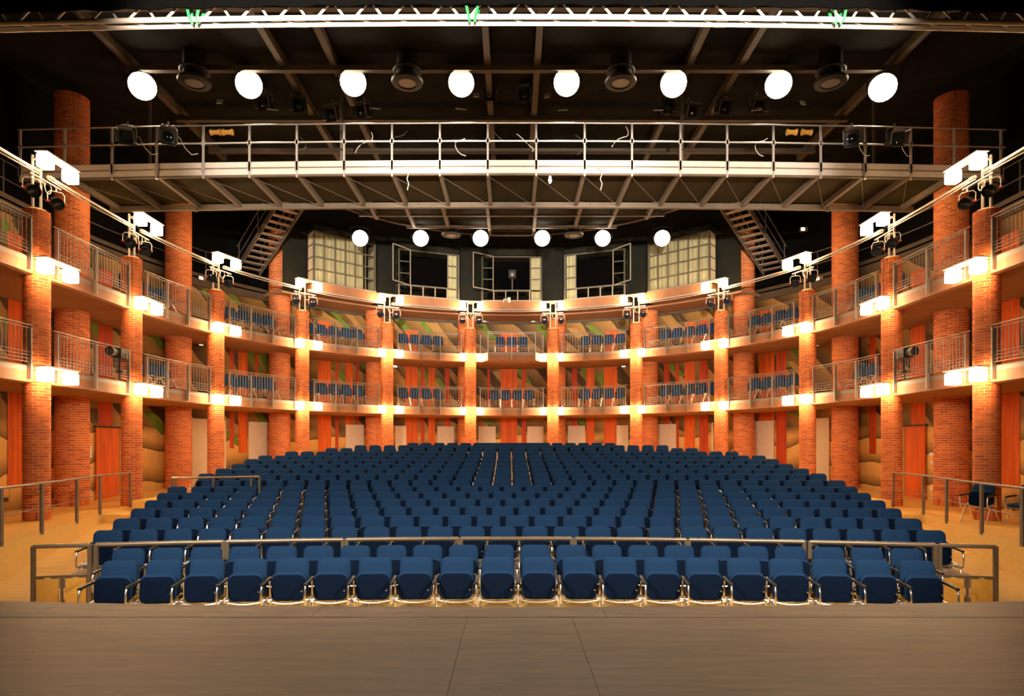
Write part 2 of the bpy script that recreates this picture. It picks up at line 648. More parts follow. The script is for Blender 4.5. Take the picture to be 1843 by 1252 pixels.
TS = frange(TMIN, 1, 8) + frange(1, 10, 108)[1:] + frange(10, TMAX, 8)[1:]
ZW = EYE + 6.45
wall = struct(uvring('wall_back', [0.2, ZP, Z1 - 0.4, Z1, Z2 - 0.4, Z2, ZW], RW, TS, ['mural']), 'curved rear wall painted with slanting tan and brown bands')
struct(uvring('wall_upper', [ZW, 15.5], RW + 0.6, TS, ['dark']), 'black upper wall above the painted wall')
trim = struct(uvring('trim_1', [ZW, ZW + 0.30], RW - 0.06, TS, ['grey_beam']), 'grey steel band along the top of the painted wall')
trim2 = struct(uvring('trim_2', [ZW + 0.36, ZW + 0.50], RW - 0.06, TS, ['grey_beam']), 'narrow grey steel strip above the band')
mb = MB()
n = len(TS)
mb.add([tuple(ring(t, RW - 0.06, ZW + 0.5)) for t in TS] + [tuple(ring(t, RW + 0.6, ZW + 0.5)) for t in TS], [(i, i + 1, n + i + 1, n + i) for i in range(n - 1)])
struct(mb.build('floor_upper_ledge', 'dark'), 'black ledge on top of the painted wall')


def edge_R(t, lvl):
    if lvl == 2 and 5.1 < t < 5.9:
        return RE - 0.62 * min(1, min(t - 5.1, 5.9 - t) / 0.10)
    return RE


def balcony(name, zf, lvl, label):
    ts = sorted(set([round(t, 4) for t in TS] + [5.1, 5.2, 5.8, 5.9]))
    mb = MB()
    prof = []
    for t in ts:
        R = edge_R(t, lvl)
        prof.append([ring(t, RW, zf), ring(t, R + 0.03, zf), ring(t, R, zf - 0.03), ring(t, R, zf - 0.14), ring(t, R + 0.0, zf - 0.14),
                     ring(t, R + 0.0, zf - 0.40), ring(t, R + 0.10, zf - 0.43), ring(t, RW, zf - 0.43)])
    k = len(prof[0])
    vs = [p for row in prof for p in row]
    mat = [2, 1, 1, 0, 0, 0, 3]
    for j in range(k - 1):
        mb.mi = mat[j]
        fs = [(i * k + j, i * k + j + 1, (i + 1) * k + j + 1, (i + 1) * k + j) for i in range(len(ts) - 1)]
        o = len(mb.v)
        if j == 0:
            mb.add(vs, fs)
            base = o
        else:
            for f in fs:
                mb.f.append([base + q for q in f])
                mb.m.append(mb.mi)
    o = mb.build(name, ['concrete', 'coping', 'oak_side', 'soffit'])
    return struct(o, label)


balcony('floor_balcony_lower', Z1, 1, 'lower curved concrete balcony slab')
balcony('floor_balcony_upper', Z2, 2, 'upper curved concrete balcony slab with projecting middle bay')

# mural stripes and slanting shapes, painted panels standing a hair proud of the wall
LV = {0: (ZP, Z1 - 0.43), 1: (Z1, Z2 - 0.43), 2: (Z2, ZW)}


def stripe(x0, x1, mat, levels=(0, 1, 2), bottom=None, top=None, dr=0.012):
    t0, t1 = t_at_px(x0, RW), t_at_px(x1, RW)
    for lv in levels:
        z0, z1 = LV[lv]
        if lv == 0 and bottom is not None:
            z0 = max(z0, bottom)
        if lv == 2:
            z1 = z0 + (1.45 if top is None else top)
        n = max(1, int((t1 - t0) / 0.06))
        mb = MB()
        for i in range(n + 1):
            t = t0 + (t1 - t0) * i / n
            mb.v += [tuple(ring(t, RW - dr, z0)), tuple(ring(t, RW - dr, z1))]
        for i in range(n):
            mb.f.append([2 * i, 2 * i + 2, 2 * i + 3, 2 * i + 1])
            mb.m.append(0)
        mb.build('painted_stripe', mat, wall)


for x0, x1, mt, lv, bt in [
    (13, 42, 'orange', (0, 1, 2), 1.3), (144, 155, 'redor', (0, 1), 2.0), (176, 202, 'redor', (0, 1, 2), None), (238, 253, 'orange', (0, 1, 2), 1.3),
    (413, 421, 'redor', (0, 1), 2.4), (429, 445, 'orange', (0, 1), 2.2), (458, 464, 'redor', (1,), None), (572, 596, 'orange', (0, 1, 2), None),
    (603, 609, 'redor', (0, 1), None), (622, 635, 'orange', (0, 1), None), (640, 646, 'redor', (0, 1), None), (729, 752, 'orange', (0, 1, 2), None),
    (757, 764, 'redor', (0, 1), None), (771, 783, 'orange', (0, 1), None), (801, 809, 'redor', (0, 1), None), (877, 882, 'redor', (1,), None),
    (901, 931, 'orange', (0, 1, 2), None), (939, 947, 'redor', (0, 1), None), (1029, 1039, 'redor', (0, 1), None), (1055, 1070, 'orange', (0, 1), None),
    (1087, 1111, 'orange', (0, 1, 2), None), (1195, 1205, 'redor', (0, 1), None), (1216, 1222, 'redor', (0, 1), None), (1232, 1251, 'orange', (0, 1, 2), None),
    (1259, 1275, 'redor', (0, 1, 2), None), (1366, 1394, 'orange', (0, 1, 2), None), (1397, 1416, 'redor', (0, 1), 1.0), (1565, 1577, 'redor', (0, 1), 2.2),
    (1588, 1602, 'amber', (0, 1, 2), 1.6), (1640, 1666, 'orange', (0, 1, 2), 1.5), (1687, 1694, 'redor', (0,), 2.3), (1800, 1836, 'orange', (0, 1, 2), 1.3)]:
    stripe(x0, x1, mt, lv, bt)


def slant(x0, x1, y0, y1, wid, mat, lv, dr=0.009):
    """a slanting band from (x0, y0) to (x1, y1) in the photograph, wid pixels wide, lying on the wall"""
    mb = MB()
    n = 6
    z0, z1 = LV[lv]
    for i in range(n + 1):
        x = x0 + (x1 - x0) * i / n
        y = y0 + (y1 - y0) * i / n
        for xx in (x, x + wid):
            t = t_at_px(xx, RW)
            p = ring(t, RW - dr)
            z = EYE + (CY - y) * p.y / F
            mb.v.append(tuple(ring(t, RW - dr, min(z1, max(z0, z)))))
    for i in range(n):
        mb.f.append([2 * i, 2 * i + 1, 2 * i + 3, 2 * i + 2])
        mb.m.append(0)
    mb.build('painted_band', mat, wall)


for a in [(0, 14, 395, 440, 12, 'green', 2), (443, 460, 630, 672, 13, 'green', 1), (462, 484, 630, 680, 14, 'green', 1), (594, 622, 560, 592, 10, 'green', 2),
          (593, 615, 655, 685, 12, 'green', 1), (646, 660, 652, 668, 16, 'green', 1), (708, 730, 572, 596, 13, 'green', 2), (750, 770, 572, 600, 11, 'green', 2),
          (752, 770, 662, 690, 11, 'green', 1), (781, 795, 680, 700, 10, 'green', 1), (858, 884, 584, 612, 14, 'green', 2), (960, 984, 585, 612, 18, 'green', 2),
          (925, 945, 660, 690, 12, 'green', 1), (1040, 1056, 655, 690, 14, 'green', 1), (1070, 1086, 672, 700, 12, 'green', 1), (1053, 1075, 585, 605, 14, 'green', 2),
          (1190, 1220, 650, 676, 16, 'green', 1), (1388, 1410, 630, 660, 16, 'green', 1), (1420, 1450, 625, 660, 18, 'green', 1), (150, 176, 560, 610, 18, 'green', 1),
          (258, 290, 590, 630, 14, 'green', 1), (362, 376, 520, 545, 12, 'green', 2), (405, 425, 520, 548, 10, 'green', 2), (1544, 1560, 460, 500, 14, 'green', 2),
          (0, 12, 570, 600, 14, 'green', 1), (256, 290, 740, 782, 18, 'green', 0), (138, 152, 735, 760, 12, 'green', 0), (452, 476, 738, 770, 14, 'green', 0),
          (404, 425, 775, 802, 12, 'green', 0), (1416, 1440, 738, 752, 18, 'green', 0), (862, 880, 752, 765, 14, 'green', 0), (1030, 1046, 750, 765, 16, 'green', 0),
          (1660, 1700, 712, 758, 12, 'sand', 0), (158, 196, 735, 790, 20, 'brown', 0), (0, 44, 712, 770, 22, 'brown', 0), (20, 60, 395, 470, 10, 'brown', 2),
          (155, 190, 395, 440, 10, 'sand', 2), (255, 300, 445, 500, 16, 'sand', 2), (270, 310, 460, 510, 9, 'brown', 2), (618, 650, 560, 600, 11, 'sand', 2),
          (636, 664, 585, 620, 10, 'amber', 2), (690, 726, 590, 640, 10, 'sand', 2), (770, 800, 580, 620, 16, 'sand', 2), (862, 890, 660, 700, 16, 'brown', 1),
          (885, 915, 668, 705, 14, 'sand', 1), (958, 985, 655, 690, 18, 'brown', 1), (1018, 1050, 660, 700, 16, 'brown', 1), (1100, 1130, 660, 700, 18, 'brown', 1),
          (1180, 1210, 650, 690, 12, 'brown', 1), (1205, 1235, 662, 700, 11, 'sand', 1), (1020, 1052, 590, 620, 16, 'sand', 2), (1085, 1115, 570, 610, 10, 'sand', 2),
          (1190, 1225, 570, 612, 14, 'sand', 2), (1215, 1245, 560, 600, 9, 'brown', 2), (1380, 1402, 640, 680, 18, 'brown', 1), (1416, 1450, 650, 690, 14, 'sand', 1),
          (1545, 1600, 470, 520, 12, 'sand', 2), (1560, 1600, 620, 670, 12, 'brown', 1), (1660, 1700, 600, 650, 16, 'brown', 1), (535, 560, 660, 700, 16, 'brown', 1),
          (655, 690, 650, 690, 16, 'brown', 1), (700, 728, 660, 695, 10, 'sand', 1), (785, 815, 660, 700, 12, 'brown', 1), (407, 430, 630, 670, 14, 'brown', 1),
          (1500, 1540, 560, 600, 18, 'brown', 1)]:
    slant(*a)

# ceiling
ZC = EYE + 11.0
ceil = struct(MB().box(-14.6, 14.6, 13.0, 34, ZC, ZC + 0.2).build('ceiling', 'dgreen'), 'dark technical ceiling with steel beams')
for x in (-10.75, -6.45, -5.0, -0.68, 0.72, 5.0, 6.45, 10.75):
    MB().obox((x, 13.2, ZC - 0.14), (x, 23.5, ZC - 0.14), 0.17, 0.26).build('ceiling_beam', 'grey_beam', ceil)
for y in (15.2, 17.7, 20.4, 22.6):
    MB().obox((-10.9, y, ZC - 0.34), (10.9, y, ZC - 0.34), 0.16, 0.14).build('cross_beam', 'grey_beam', ceil)
for i, (x0, x1) in enumerate([(-10.6, -6.6), (-4.85, -0.8), (-0.55, 0.6), (0.85, 4.85), (6.6, 10.6)]):
    MB().box(x0, x1, 14.0, 17.4, ZC - 0.07, ZC - 0.04).build('perforated_panel', 'dgreen', ceil)
for sx in (-1, 1):
    MB().box(sx * 5.72 - 0.6, sx * 5.72 + 0.6, 15.6, 16.9, ZC - 0.06, ZC - 0.02).build('hatch', 'dark', ceil)
    for k in (-0.32, 0.28):
        MB().box(sx * 5.72 + k - 0.15, sx * 5.72 + k + 0.15, 16.0, 16.35, ZC - 0.075, ZC - 0.062).build('hatch_pane', 'paper', ceil)
# lower rear canopy
ZK = EYE + 9.0
can = MB()
arc = [(-7.6, 23.2)] + [(8.0 * math.sin(rad(a)), 18.4 + 8.0 * math.cos(rad(a))) for a in range(-52, 53, 8)] + [(7.6, 23.2)]
can.loft([[(x, y, ZK) for x, y in arc], [(x, y, ZK + 0.1) for x, y in arc]])
cano = struct(can.build('ceiling_canopy', 'dgreen'), 'dark lower ceiling canopy before the control booths')
MB().tube([(x, y, ZK - 0.08) for x, y in arc[1:-1]], 0.055, 6).build('rim_pipe', 'grey_beam', cano)
for x in (-5.2, -3.9, -2.55, -0.9, 0.9, 2.55, 3.9, 5.2):
    MB().obox((x, 22.6, ZK - 0.1), (x, 18.2 + math.sqrt(64 - x * x), ZK - 0.1), 0.12, 0.2).build('canopy_beam', 'grey_beam', cano)
for y in (23.9, 25.2):
    hw = math.sqrt(max(0.1, 64 - (y - 18.4) ** 2))
    MB().obox((-hw, y, ZK - 0.16), (hw, y, ZK - 0.16), 0.09, 0.09).build('canopy_cross_beam', 'grey_beam', cano)

# ------------------------------------------------------------------ brick columns


def brick_vs(R, a0, a1, z0, z1, depth, seg=3):
    vs = []
    ins = 0.004
    for k in range(seg + 1):
        a = a0 + (a1 - a0) * k / seg
        for r, dz in ((R - depth, 0), (R, ins)):
            aa = a
            if r == R:
                aa = a0 + (a1 - a0) * (0.02 + 0.96 * k / seg)
            for z in (z0 + dz, z1 - dz):
                vs.append((r * math.cos(aa), r * math.sin(aa), z))
    fs = []
    for k in range(seg):
        p, q = 4 * k, 4 * (k + 1)
        fs += [(p + 2, q + 2, q + 3, p + 3), (p, q, q + 2, p + 2), (p + 3, q + 3, q + 1, p + 1)]
    fs += [(0, 2, 3, 1), (4 * seg + 1, 4 * seg + 3, 4 * seg + 2, 4 * seg)]
    return vs, fs


COURSE = 0.071


def brick_layout(R, h, per):
    """(angle, span, z0, z1) of each brick of a round column of height h"""
    out = []
    step = 2 * PI / per
    gap = 0.011 / R
    sol = 0.225
    z = 0.0
    for k in range(per * 3):
        out.append((k * step / 3, step / 3 - gap, 0.0, sol - 0.011))
    z = sol
    i = 0
    while z + COURSE <= h - 0.12:
        for k in range(per):
            out.append((k * step + (i % 2) * step / 2, step - gap, z, z + COURSE - 0.011))
        z += COURSE
        i += 1
    for k in range(per * 2):
        out.append((k * step / 2, step / 2 - gap, z, h))
    return out


def bricks_joined(name, R, rows, depth=0.02, seg=2):
    mb = MB()
    for a, sp_, z0, z1 in rows:
        vs, fs = brick_vs(R, a, a + sp_, z0, z1, depth, seg)
        mb.add(vs, fs)
    return mb.mesh(name, 'brick')


HF = ZT - ZP
front_rows = brick_layout(CR, HF, 8)
front_all = bricks_joined('brickwork', CR, front_rows)
core_front = MB().lathe([(CR - 0.007, 0), (CR - 0.007, HF - 0.03), (CR - 0.09, HF + 0.05), (0.12, HF + 0.06)], 32).mesh('mortar_core', 'mortar', True)
HRr = 13.0 - ZP
HRm = EYE + 9.4 - ZP
rear_all = bricks_joined('brickwork', BR, brick_layout(BR, HRr, 12), seg=2)
rear_mid = bricks_joined('brickwork', BR, brick_layout(BR, HRm, 12), seg=2)
core_mid = MB().lathe([(BR - 0.007, 0), (BR - 0.007, HRm)], 36).mesh('mortar_core', 'mortar', True)
core_rear = MB().lathe([(BR - 0.007, 0), (BR - 0.007, HRr)], 36).mesh('mortar_core', 'mortar', True)
step8 = 2 * PI / 8
vs, fs = brick_vs(CR, 0, step8 - 0.011 / CR, 0, COURSE - 0.011, 0.02, 3)
one_brick = MB().add(vs, fs).mesh('brick', 'brick')
FROM_LEFT = ['first', 'second', 'third', 'fourth', 'fifth', 'sixth']


def side_word(j):
    return ('%s from the left' % FROM_LEFT[j]) if j < 6 else ('%s from the right' % FROM_LEFT[11 - j])


for j in range(12):
    p = ring(j, RC, ZP)
    col = thing('brick_column', 'slim round red brick column at the balcony edge, %s' % side_word(j), 'column', p, 0, 'brick columns carrying the balconies')
    col['kind'] = 'thing'
    inst(core_front, 'mortar_core', col)
    if j in (0, 1, 10, 11):
        view = math.atan2(-p.y, -p.x)
        cand, rest = [], []
        for r in front_rows:
            mid = r[0] + r[1] / 2
            d = (mid - view + PI) % (2 * PI) - PI
            full = abs(r[1] - (step8 - 0.011 / CR)) < 1e-6
            zt = ZP + (r[2] + r[3]) / 2
            (cand if full and abs(d) < rad(72) else rest).append((abs(d), r))
        cand.sort(key=lambda q: q[0])
        for d, (a, sp_, z0, z1) in cand[:300]:
            inst(one_brick, 'brick', col, (0, 0, z0), (0, 0, a))
        o = inst(bricks_joined('brickwork', CR, [r for d, r in cand[300:] + rest]), 'brickwork', col)
    else:
        o = inst(front_all, 'brickwork', col)
    o['kind'] = 'stuff'
    MB().lathe([(0.13, HF + 0.03), (0.13, HF + 0.08), (0.10, HF + 0.09)], 14).build('cap_plate', 'steel', col)
for j in range(12):
    p = ring(j, RR, ZP)
    col = thing('wall_column', 'thick round brick column rising to the roof behind the balconies, %s' % side_word(j), 'column', p, 0.3, 'thick brick columns by the painted wall')
    col['kind'] = 'thing'
    inst(core_rear if j in (0, 1, 10, 11) else core_mid, 'mortar_core', col)
    inst(rear_all if j in (0, 1, 10, 11) else rear_mid, 'brickwork', col)['kind'] = 'stuff'

# ------------------------------------------------------------------ seats


def rrect(w, z0, z1, rt, rb, ins=0.0, n=4):
    """rounded outline in x, z"""
    x = w / 2 - ins
    a, bb = z0 + ins, z1 - ins
    rt, rb = max(0.004, rt - ins), max(0.004, rb - ins)
    out = []
    for cx, cz, r, s0 in ((x - rt, bb - rt, rt, 0), (-x + rt, bb - rt, rt, 90), (-x + rb, a + rb, rb, 180), (x - rb, a + rb, rb, 270)):
        for k in range(n + 1):
            t = rad(s0 + 90 * k / n)
            out.append((cx + r * math.cos(t), cz + r * math.sin(t)))
    return out


def slab(mb, w, z0, z1, rt, rb, yf, yb, bev, lean, bulge=0.0, n=4):
    """an upholstered panel between y = yf (front) and yb (back), leaning back with height"""
    L = []
    for y, ins in ((yb, bev), (yb - bev * 0.5, bev * 0.2), ((yf + yb) / 2, 0), (yf + bev * 0.5, bev * 0.2), (yf, bev), (yf - bulge, bev + 0.07)):
        L.append([(x, y + (z - z0) * lean, z) for x, z in rrect(w, z0, z1, rt, rb, ins, n)])
    mb.loft(L)
    return mb


def back_mb(n=4):
    return slab(MB(), 0.462, 0.42, 0.905, 0.085, 0.05, 0.035, 0.105, 0.028, 0.16, 0.008, n)


def seat_mb(n=4):
    return slab(MB(), 0.470, 0.375, 0.745, 0.10, 0.09, -0.085, -0.005, 0.03, 0.06, 0.0, n)


def shell_mb(n=4):
    return slab(MB(), 0.445, 0.365, 0.712, 0.09, 0.085, -0.104, -0.084, 0.012, 0.06, 0.004, n)


ME = {}
ME['back'] = back_mb().mesh('backrest', 'blue', 'all')
ME['seat'] = seat_mb().mesh('seat', 'blue', 'all')
ME['shell'] = shell_mb().mesh('seat_shell', 'navy', 'all')
ME['bar'] = MB().tube([(-0.25, -0.12, 0.365), (-0.17, -0.13, 0.352), (-0.06, -0.14, 0.338), (0.06, -0.14, 0.338), (0.17, -0.13, 0.352), (0.25, -0.12, 0.365)], 0.013, 8).mesh('crossbar', 'chrome', True)


def arm_mb(x):
    mb = MB()
    mb.tube([(x, -0.20, 0.33), (x, -0.30, 0.36), (x, -0.32, 0.45), (x, -0.315, 0.55), (x, -0.29, 0.60), (x, -0.24, 0.615), (x, 0.02, 0.63), (x, 0.045, 0.60), (x, 0.06, 0.50), (x, 0.07, 0.36)], 0.014, 8)
    return mb


def bracket_mb(x):
    mb = MB()
    for k, (dx, dz) in enumerate(((-0.032, 0.0), (0.0, 0.02), (0.032, 0.0))):
        mb.obox((x + dx, -0.22, 0.345 + dz), (x + dx, 0.10, 0.365 + dz), 0.016, 0.028)
    mb.tube([(x - 0.06, -0.05, 0.37), (x + 0.06, -0.05, 0.37)], 0.014, 8)
    return mb


def pad_mb(x):
    return MB().loft([[(x + a * 0.026, y, z + bb * 0.014) for a, bb in ((-1, -1), (1, -1), (1, 0.6), (0.6, 1), (-0.6, 1), (-1, 0.6))]
                      for y, z in ((-0.30, 0.618), (-0.26, 0.630), (-0.05, 0.645), (0.07, 0.650))])


def leg_mb(x, y, zb, k):
    return MB().tube([(x, y, 0.36), (x, y + k, zb)], [0.013, 0.011], 8)


ME['arm'] = arm_mb(-0.283).mesh('arm_frame', 'chrome', True)
ME['armR'] = arm_mb(0.283).mesh('arm_frame', 'chrome', True)
ME['brk'] = bracket_mb(-0.283).mesh('side_bracket', 'chrome', True)
ME['brkR'] = bracket_mb(0.283).mesh('side_bracket', 'chrome', True)
ME['pad'] = pad_mb(-0.283).mesh('armrest', 'black', True)
ME['padR'] = pad_mb(0.283).mesh('armrest', 'black', True)
ME['knob'] = MB().lathe([(0.016, 0), (0.016, 0.012), (0.010, 0.02)], 8, Matrix.Translation((0.19, -0.118, 0.50)) @ Matrix.Rotation(PI / 2, 4, 'X')).mesh('hinge_knob', 'chrome', True)
for zb, s in ((0.0, 'leg'), (0.235, 'foot')):
    for sx, nm in ((-0.283, ''), (0.283, 'R')):
        ME[s + 'f' + nm] = leg_mb(sx, -0.20, zb, -0.05).mesh('leg', 'chrome', True)
        ME[s + 'b' + nm] = leg_mb(sx, 0.08, zb, 0.06).mesh('leg', 'chrome', True)


def make_seat(name, label, cat, group, loc, rz, detail, foot, last):
    r = thing(name, label, cat, loc, rz, group)
    inst(ME['back'], 'backrest', r)
    st = inst(ME['seat'], 'seat', r)
    inst(ME['shell'], 'seat_shell', st)
    ends = [''] + (['R'] if last else [])
    for e_ in ends:
        a = inst(ME['arm' + e_], 'arm_frame', r)
        if detail >= 1:
            inst(ME['pad' + e_], 'armrest', a)
        if detail >= 2:
            inst(ME['brk' + e_], 'side_bracket', r)
            inst(ME[foot + 'f' + e_], 'leg', r)
            inst(ME[foot + 'b' + e_], 'leg', r)
    if detail >= 2:
        inst(ME['bar'], 'crossbar', r)
        inst(ME['knob'], 'hinge_knob', st)
    return r


# row: seats, centre pixel column, distance at the middle, half width in pixels, distance at the ends, height of the seat tops below the eye
ROWS = [(20, 932.5, 8.67, 767, 8.33, 1.53), (22, 931, 9.68, 744, 9.28, 1.52), (26, 934.5, 11.16, 780, 10.6, 1.42), (27, 931, 12.13, 739, 11.5, 1.32),
        (28, 928.7, 13.13, 704, 12.63, 1.24), (29, 927, 14.12, 676, 13.57, 1.153), (30, 925, 15.14, 651, 14.59, 1.066), (31, 922.5, 16.18, 629, 15.63, 0.982),
        (32, 922, 17.15, 607, 16.6, 0.88), (32, 922, 18.1, 572, 17.57, 0.737), (32, 922, 19.07, 540, 18.5, 0.624), (32, 922, 20.04, 511, 19.46, 0.514),
        (32, 921.5, 21.0, 486, 20.4, 0.377), (32, 921.5, 21.96, 461, 21.3, 0.272), (30, 921, 22.93, 412, 22.4, 0.142), (26, 921, 23.9, 338.5, 23.5, 0.021),
        (22, 920.5, 24.87, 286, 24.6, -0.09), (16, 920.5, 25.8, 190, 25.65, -0.194)]
ROWNAME = ['front row before the stage', 'second row before the railing'] + ['%s tier row behind the front railing' % o for o in ORD]


def row_frame(n, cx, D, hw, De):
    X0 = (cx - CX) * D / F
    Xe = hw * De / F
    sag = D - De
    R = (Xe * Xe + sag * sag) / (2 * sag)
    A = math.asin(Xe / R)
    return X0, R, A


tribune = thing('seating_tribune', 'stepped seating platform with grey-brown tier edges under the blue seats', 'platform', (0, 11, 0))
mass = {k: MB() for k in ('back', 'seat', 'arm', 'shell')}
lowres = {'back': back_mb(2), 'seat': seat_mb(2), 'arm': arm_mb(-0.283), 'shell': shell_mb(2)}
for i, (n, cx, D, hw, De, drop) in enumerate(ROWS):
    X0, R, A = row_frame(n, cx, D, hw, De)
    ztop = EYE - drop
    zb = ztop - 0.905
    deck = zb + 0.235
    if i >= 2:
        nxt = ROWS[i + 1] if i + 1 < len(ROWS) else None
        depth = (nxt[2] - D) if nxt else 1.3
        A2 = A + 0.14 / R
        loop = []
        for a in frange(-A2, A2, 16):
            loop.append((X0 + (R - 0.55) * math.sin(a), D - R + (R - 0.55) * math.cos(a)))
        for a in frange(A2, -A2, 16):
            loop.append((X0 + (R - 0.55 + depth) * math.sin(a), D - R + (R - 0.55 + depth) * math.cos(a)))
        mb = MB().loft([[(x, y - 11, deck - 0.16) for x, y in loop], [(x, y - 11, deck) for x, y in loop]])
        mb.build('tier', 'tier', tribune)
        mb = MB()
        for a in frange(-A2, A2, 10):
            mb.box(X0 + (R - 0.4) * math.sin(a) - 0.04, X0 + (R - 0.4) * math.sin(a) + 0.04, D - R + (R - 0.4) * math.cos(a) - 11.04, D - R + (R - 0.4) * math.cos(a) - 10.96, max(-0.0, 0.073 * (D - 11.2) - 0.05), deck - 0.15)
    pitch = 2 * A / n
    seats = [-A + pitch * (k + 0.5) for k in range(n)]
    for k, a in enumerate(seats):
        loc = (X0 + R * math.sin(a), D - R + R * math.cos(a), zb)
        if i == 17 and 5 <= k <= 10:
            continue
        if i == 8 and k == 0:
            continue
        if i <= 10:
            half = n // 2
            if n % 2 and k == half:
                where = 'middle seat'
            elif k < half:
                where = ('left end seat' if k == 0 else '%s seat from the left end' % ORD[k])
            else:
                q = n - 1 - k
                where = ('right end seat' if q == 0 else '%s seat from the right end' % ORD[q])
            lab = 'blue tip-up seat, %s, %s' % (where, ROWNAME[i])
            det = 2 if i <= 2 else (1 if i <= 5 else 0)
            make_seat('theatre_seat', lab, 'seat', 'blue tip-up theatre seats in rows', loc, -a, det, 'leg' if i < 2 else 'foot', k == n - 1)
        else:
            M4 = Matrix.Translation(loc) @ Matrix.Rotation(-a, 4, 'Z')
            for key in mass:
                src = lowres[key]
                mass[key].add([tuple(M4 @ Vector(v)) for v in src.v], src.f)
tot = thing('rear_seating', 'remaining rows of blue tip-up seats filling the rear of the stalls', 'seats')
tot['kind'] = 'stuff'
for key, nm, mt in (('back', 'seat_backs', 'blue'), ('seat', 'seat_cushions', 'blue'), ('arm', 'seat_arms', 'chrome'), ('shell', 'seat_shells', 'navy')):
    mass[key].build(nm, mt, tot, 'all')['kind'] = 'stuff'
# the long blue bench in the middle of the last row
n, cx, D, hw, De, drop = ROWS[17]
bt = thing('upholstered_bench', 'long blue upholstered bench in the middle of the last row', 'bench', (0, D, EYE - drop - 0.905))
slab(MB(), 3.16, 0.42, 0.905, 0.05, 0.04, 0.035, 0.12, 0.028, 0.16).build('backrest', 'blue', bt, 'all')
slab(MB(), 3.10, 0.375, 0.72, 0.05, 0.05, -0.085, -0.005, 0.03, 0.06).build('seat', 'blue', bt, 'all')
for x in (-1.4, 0, 1.4):
    MB().box(x - 0.03, x + 0.03, -0.05, 0.05, 0.235, 0.42).build('leg', 'steel', bt)

# loose chairs: four splayed legs
legs4 = []
for sx in (-1, 1):
    legs4.append(MB().tube([(sx * 0.26, -0.10, 0.42), (sx * 0.27, -0.34, 0.0)], 0.012, 8).mesh('leg', 'chrome', True))
    legs4.append(MB().tube([(sx * 0.26, -0.02, 0.42), (sx * 0.27, 0.27, 0.0)], 0.012, 8).mesh('leg', 'chrome', True))
ME['frame'] = MB().tube([(-0.265, -0.25, 0.40), (-0.265, 0.06, 0.40), (0.265, 0.06, 0.40), (0.265, -0.25, 0.40)], 0.013, 8).mesh('seat_frame', 'chrome', True)
flat = MB()
L = []
for z, ins in ((0.40, 0.03), (0.42, 0.0), (0.46, 0.0), (0.48, 0.03)):
    L.append([(x, y - 0.61, z) for x, y in rrect(0.475, 0.2, 0.62, 0.08, 0.08, ins)])
flat.loft(L)
ME['flat'] = flat.mesh('seat', 'blue', 'all')


def loose_chair(name, label, loc, rz, down=False, group=None, arms=True):
    r = thing(name, label, 'chair', loc, rz, group)
    inst(ME['back'], 'backrest', r)
    if down:
        inst(ME['flat'], 'seat', r)
    else:
        s_ = inst(ME['seat'], 'seat', r)
        if arms:
            inst(ME['shell'], 'seat_shell', s_)
    for me in legs4:
        inst(me, 'leg', r)
    inst(ME['frame'], 'seat_frame', r)
    if arms:
        for e_ in ('', 'R'):
            a = inst(ME['arm' + e_], 'arm_frame', r)
            inst(ME['pad' + e_], 'armrest', a)


loose_chair('armchair', 'loose blue armchair with tipped-up seat before the rightmost brick column', (11.02, 14.75, ZP), rad(-62))
loose_chair('armchair', 'loose blue armchair with lowered seat at the right edge of the walkway', (11.68, 14.2, ZP), rad(-68), True)

# chairs behind the balcony railings
BAYN = ['outermost left bay', 'second bay from the left', 'third bay from the left', 'fourth bay from the left', 'bay just left of the middle', 'middle bay',
        'bay just right of the middle', 'fourth bay from the right', 'third bay from the right', 'second bay from the right', 'outermost right bay']
ST_T = 0.136
for lv, zf, lname in ((1, Z1, 'lower balcony'), (2, Z2, 'upper balcony')):
    for bay in range(1, 10):
        cnt = {1: 4, 2: 5, 3: 5, 4: 4, 5: 4 if lv == 1 else 3, 6: 4, 7: 5, 8: 5, 9: 4}[bay]
        if bay == 5:
            t0 = 5.5 - ST_T * (cnt - 1) / 2
        elif bay < 5:
            t0 = bay + 0.17 + (0.06 if bay == 4 else 0)
        else:
            t0 = bay + 0.83 - ST_T * (cnt - 1) - (0.06 if bay == 6 else 0)
        for k in range(cnt):
            t = t0 + k * ST_T
            R = 11.95 + (0.05 if bay not in (1, 9) else 0.15) - (0.3 if (lv == 2 and bay == 5) else 0)
            p = ring(t, R, zf)
            loose_chair('balcony_chair', 'blue chair on the %s, %s, %s chair' % (lname, BAYN[bay], ORD[k]), p,
                        ring_ang(t) + rad(random.uniform(-4, 4)), group='blue chairs on the balconies', arms=False)

# ------------------------------------------------------------------ railings
baluster = MB().tube([(0, 0, 0.06), (0, 0, 0.86)], 0.0085, 5).mesh('baluster', 'rail', True)
postm = MB().box(-0.02, 0.02, -0.045, 0.045, -0.34, 0.88).mesh('post', 'rail')


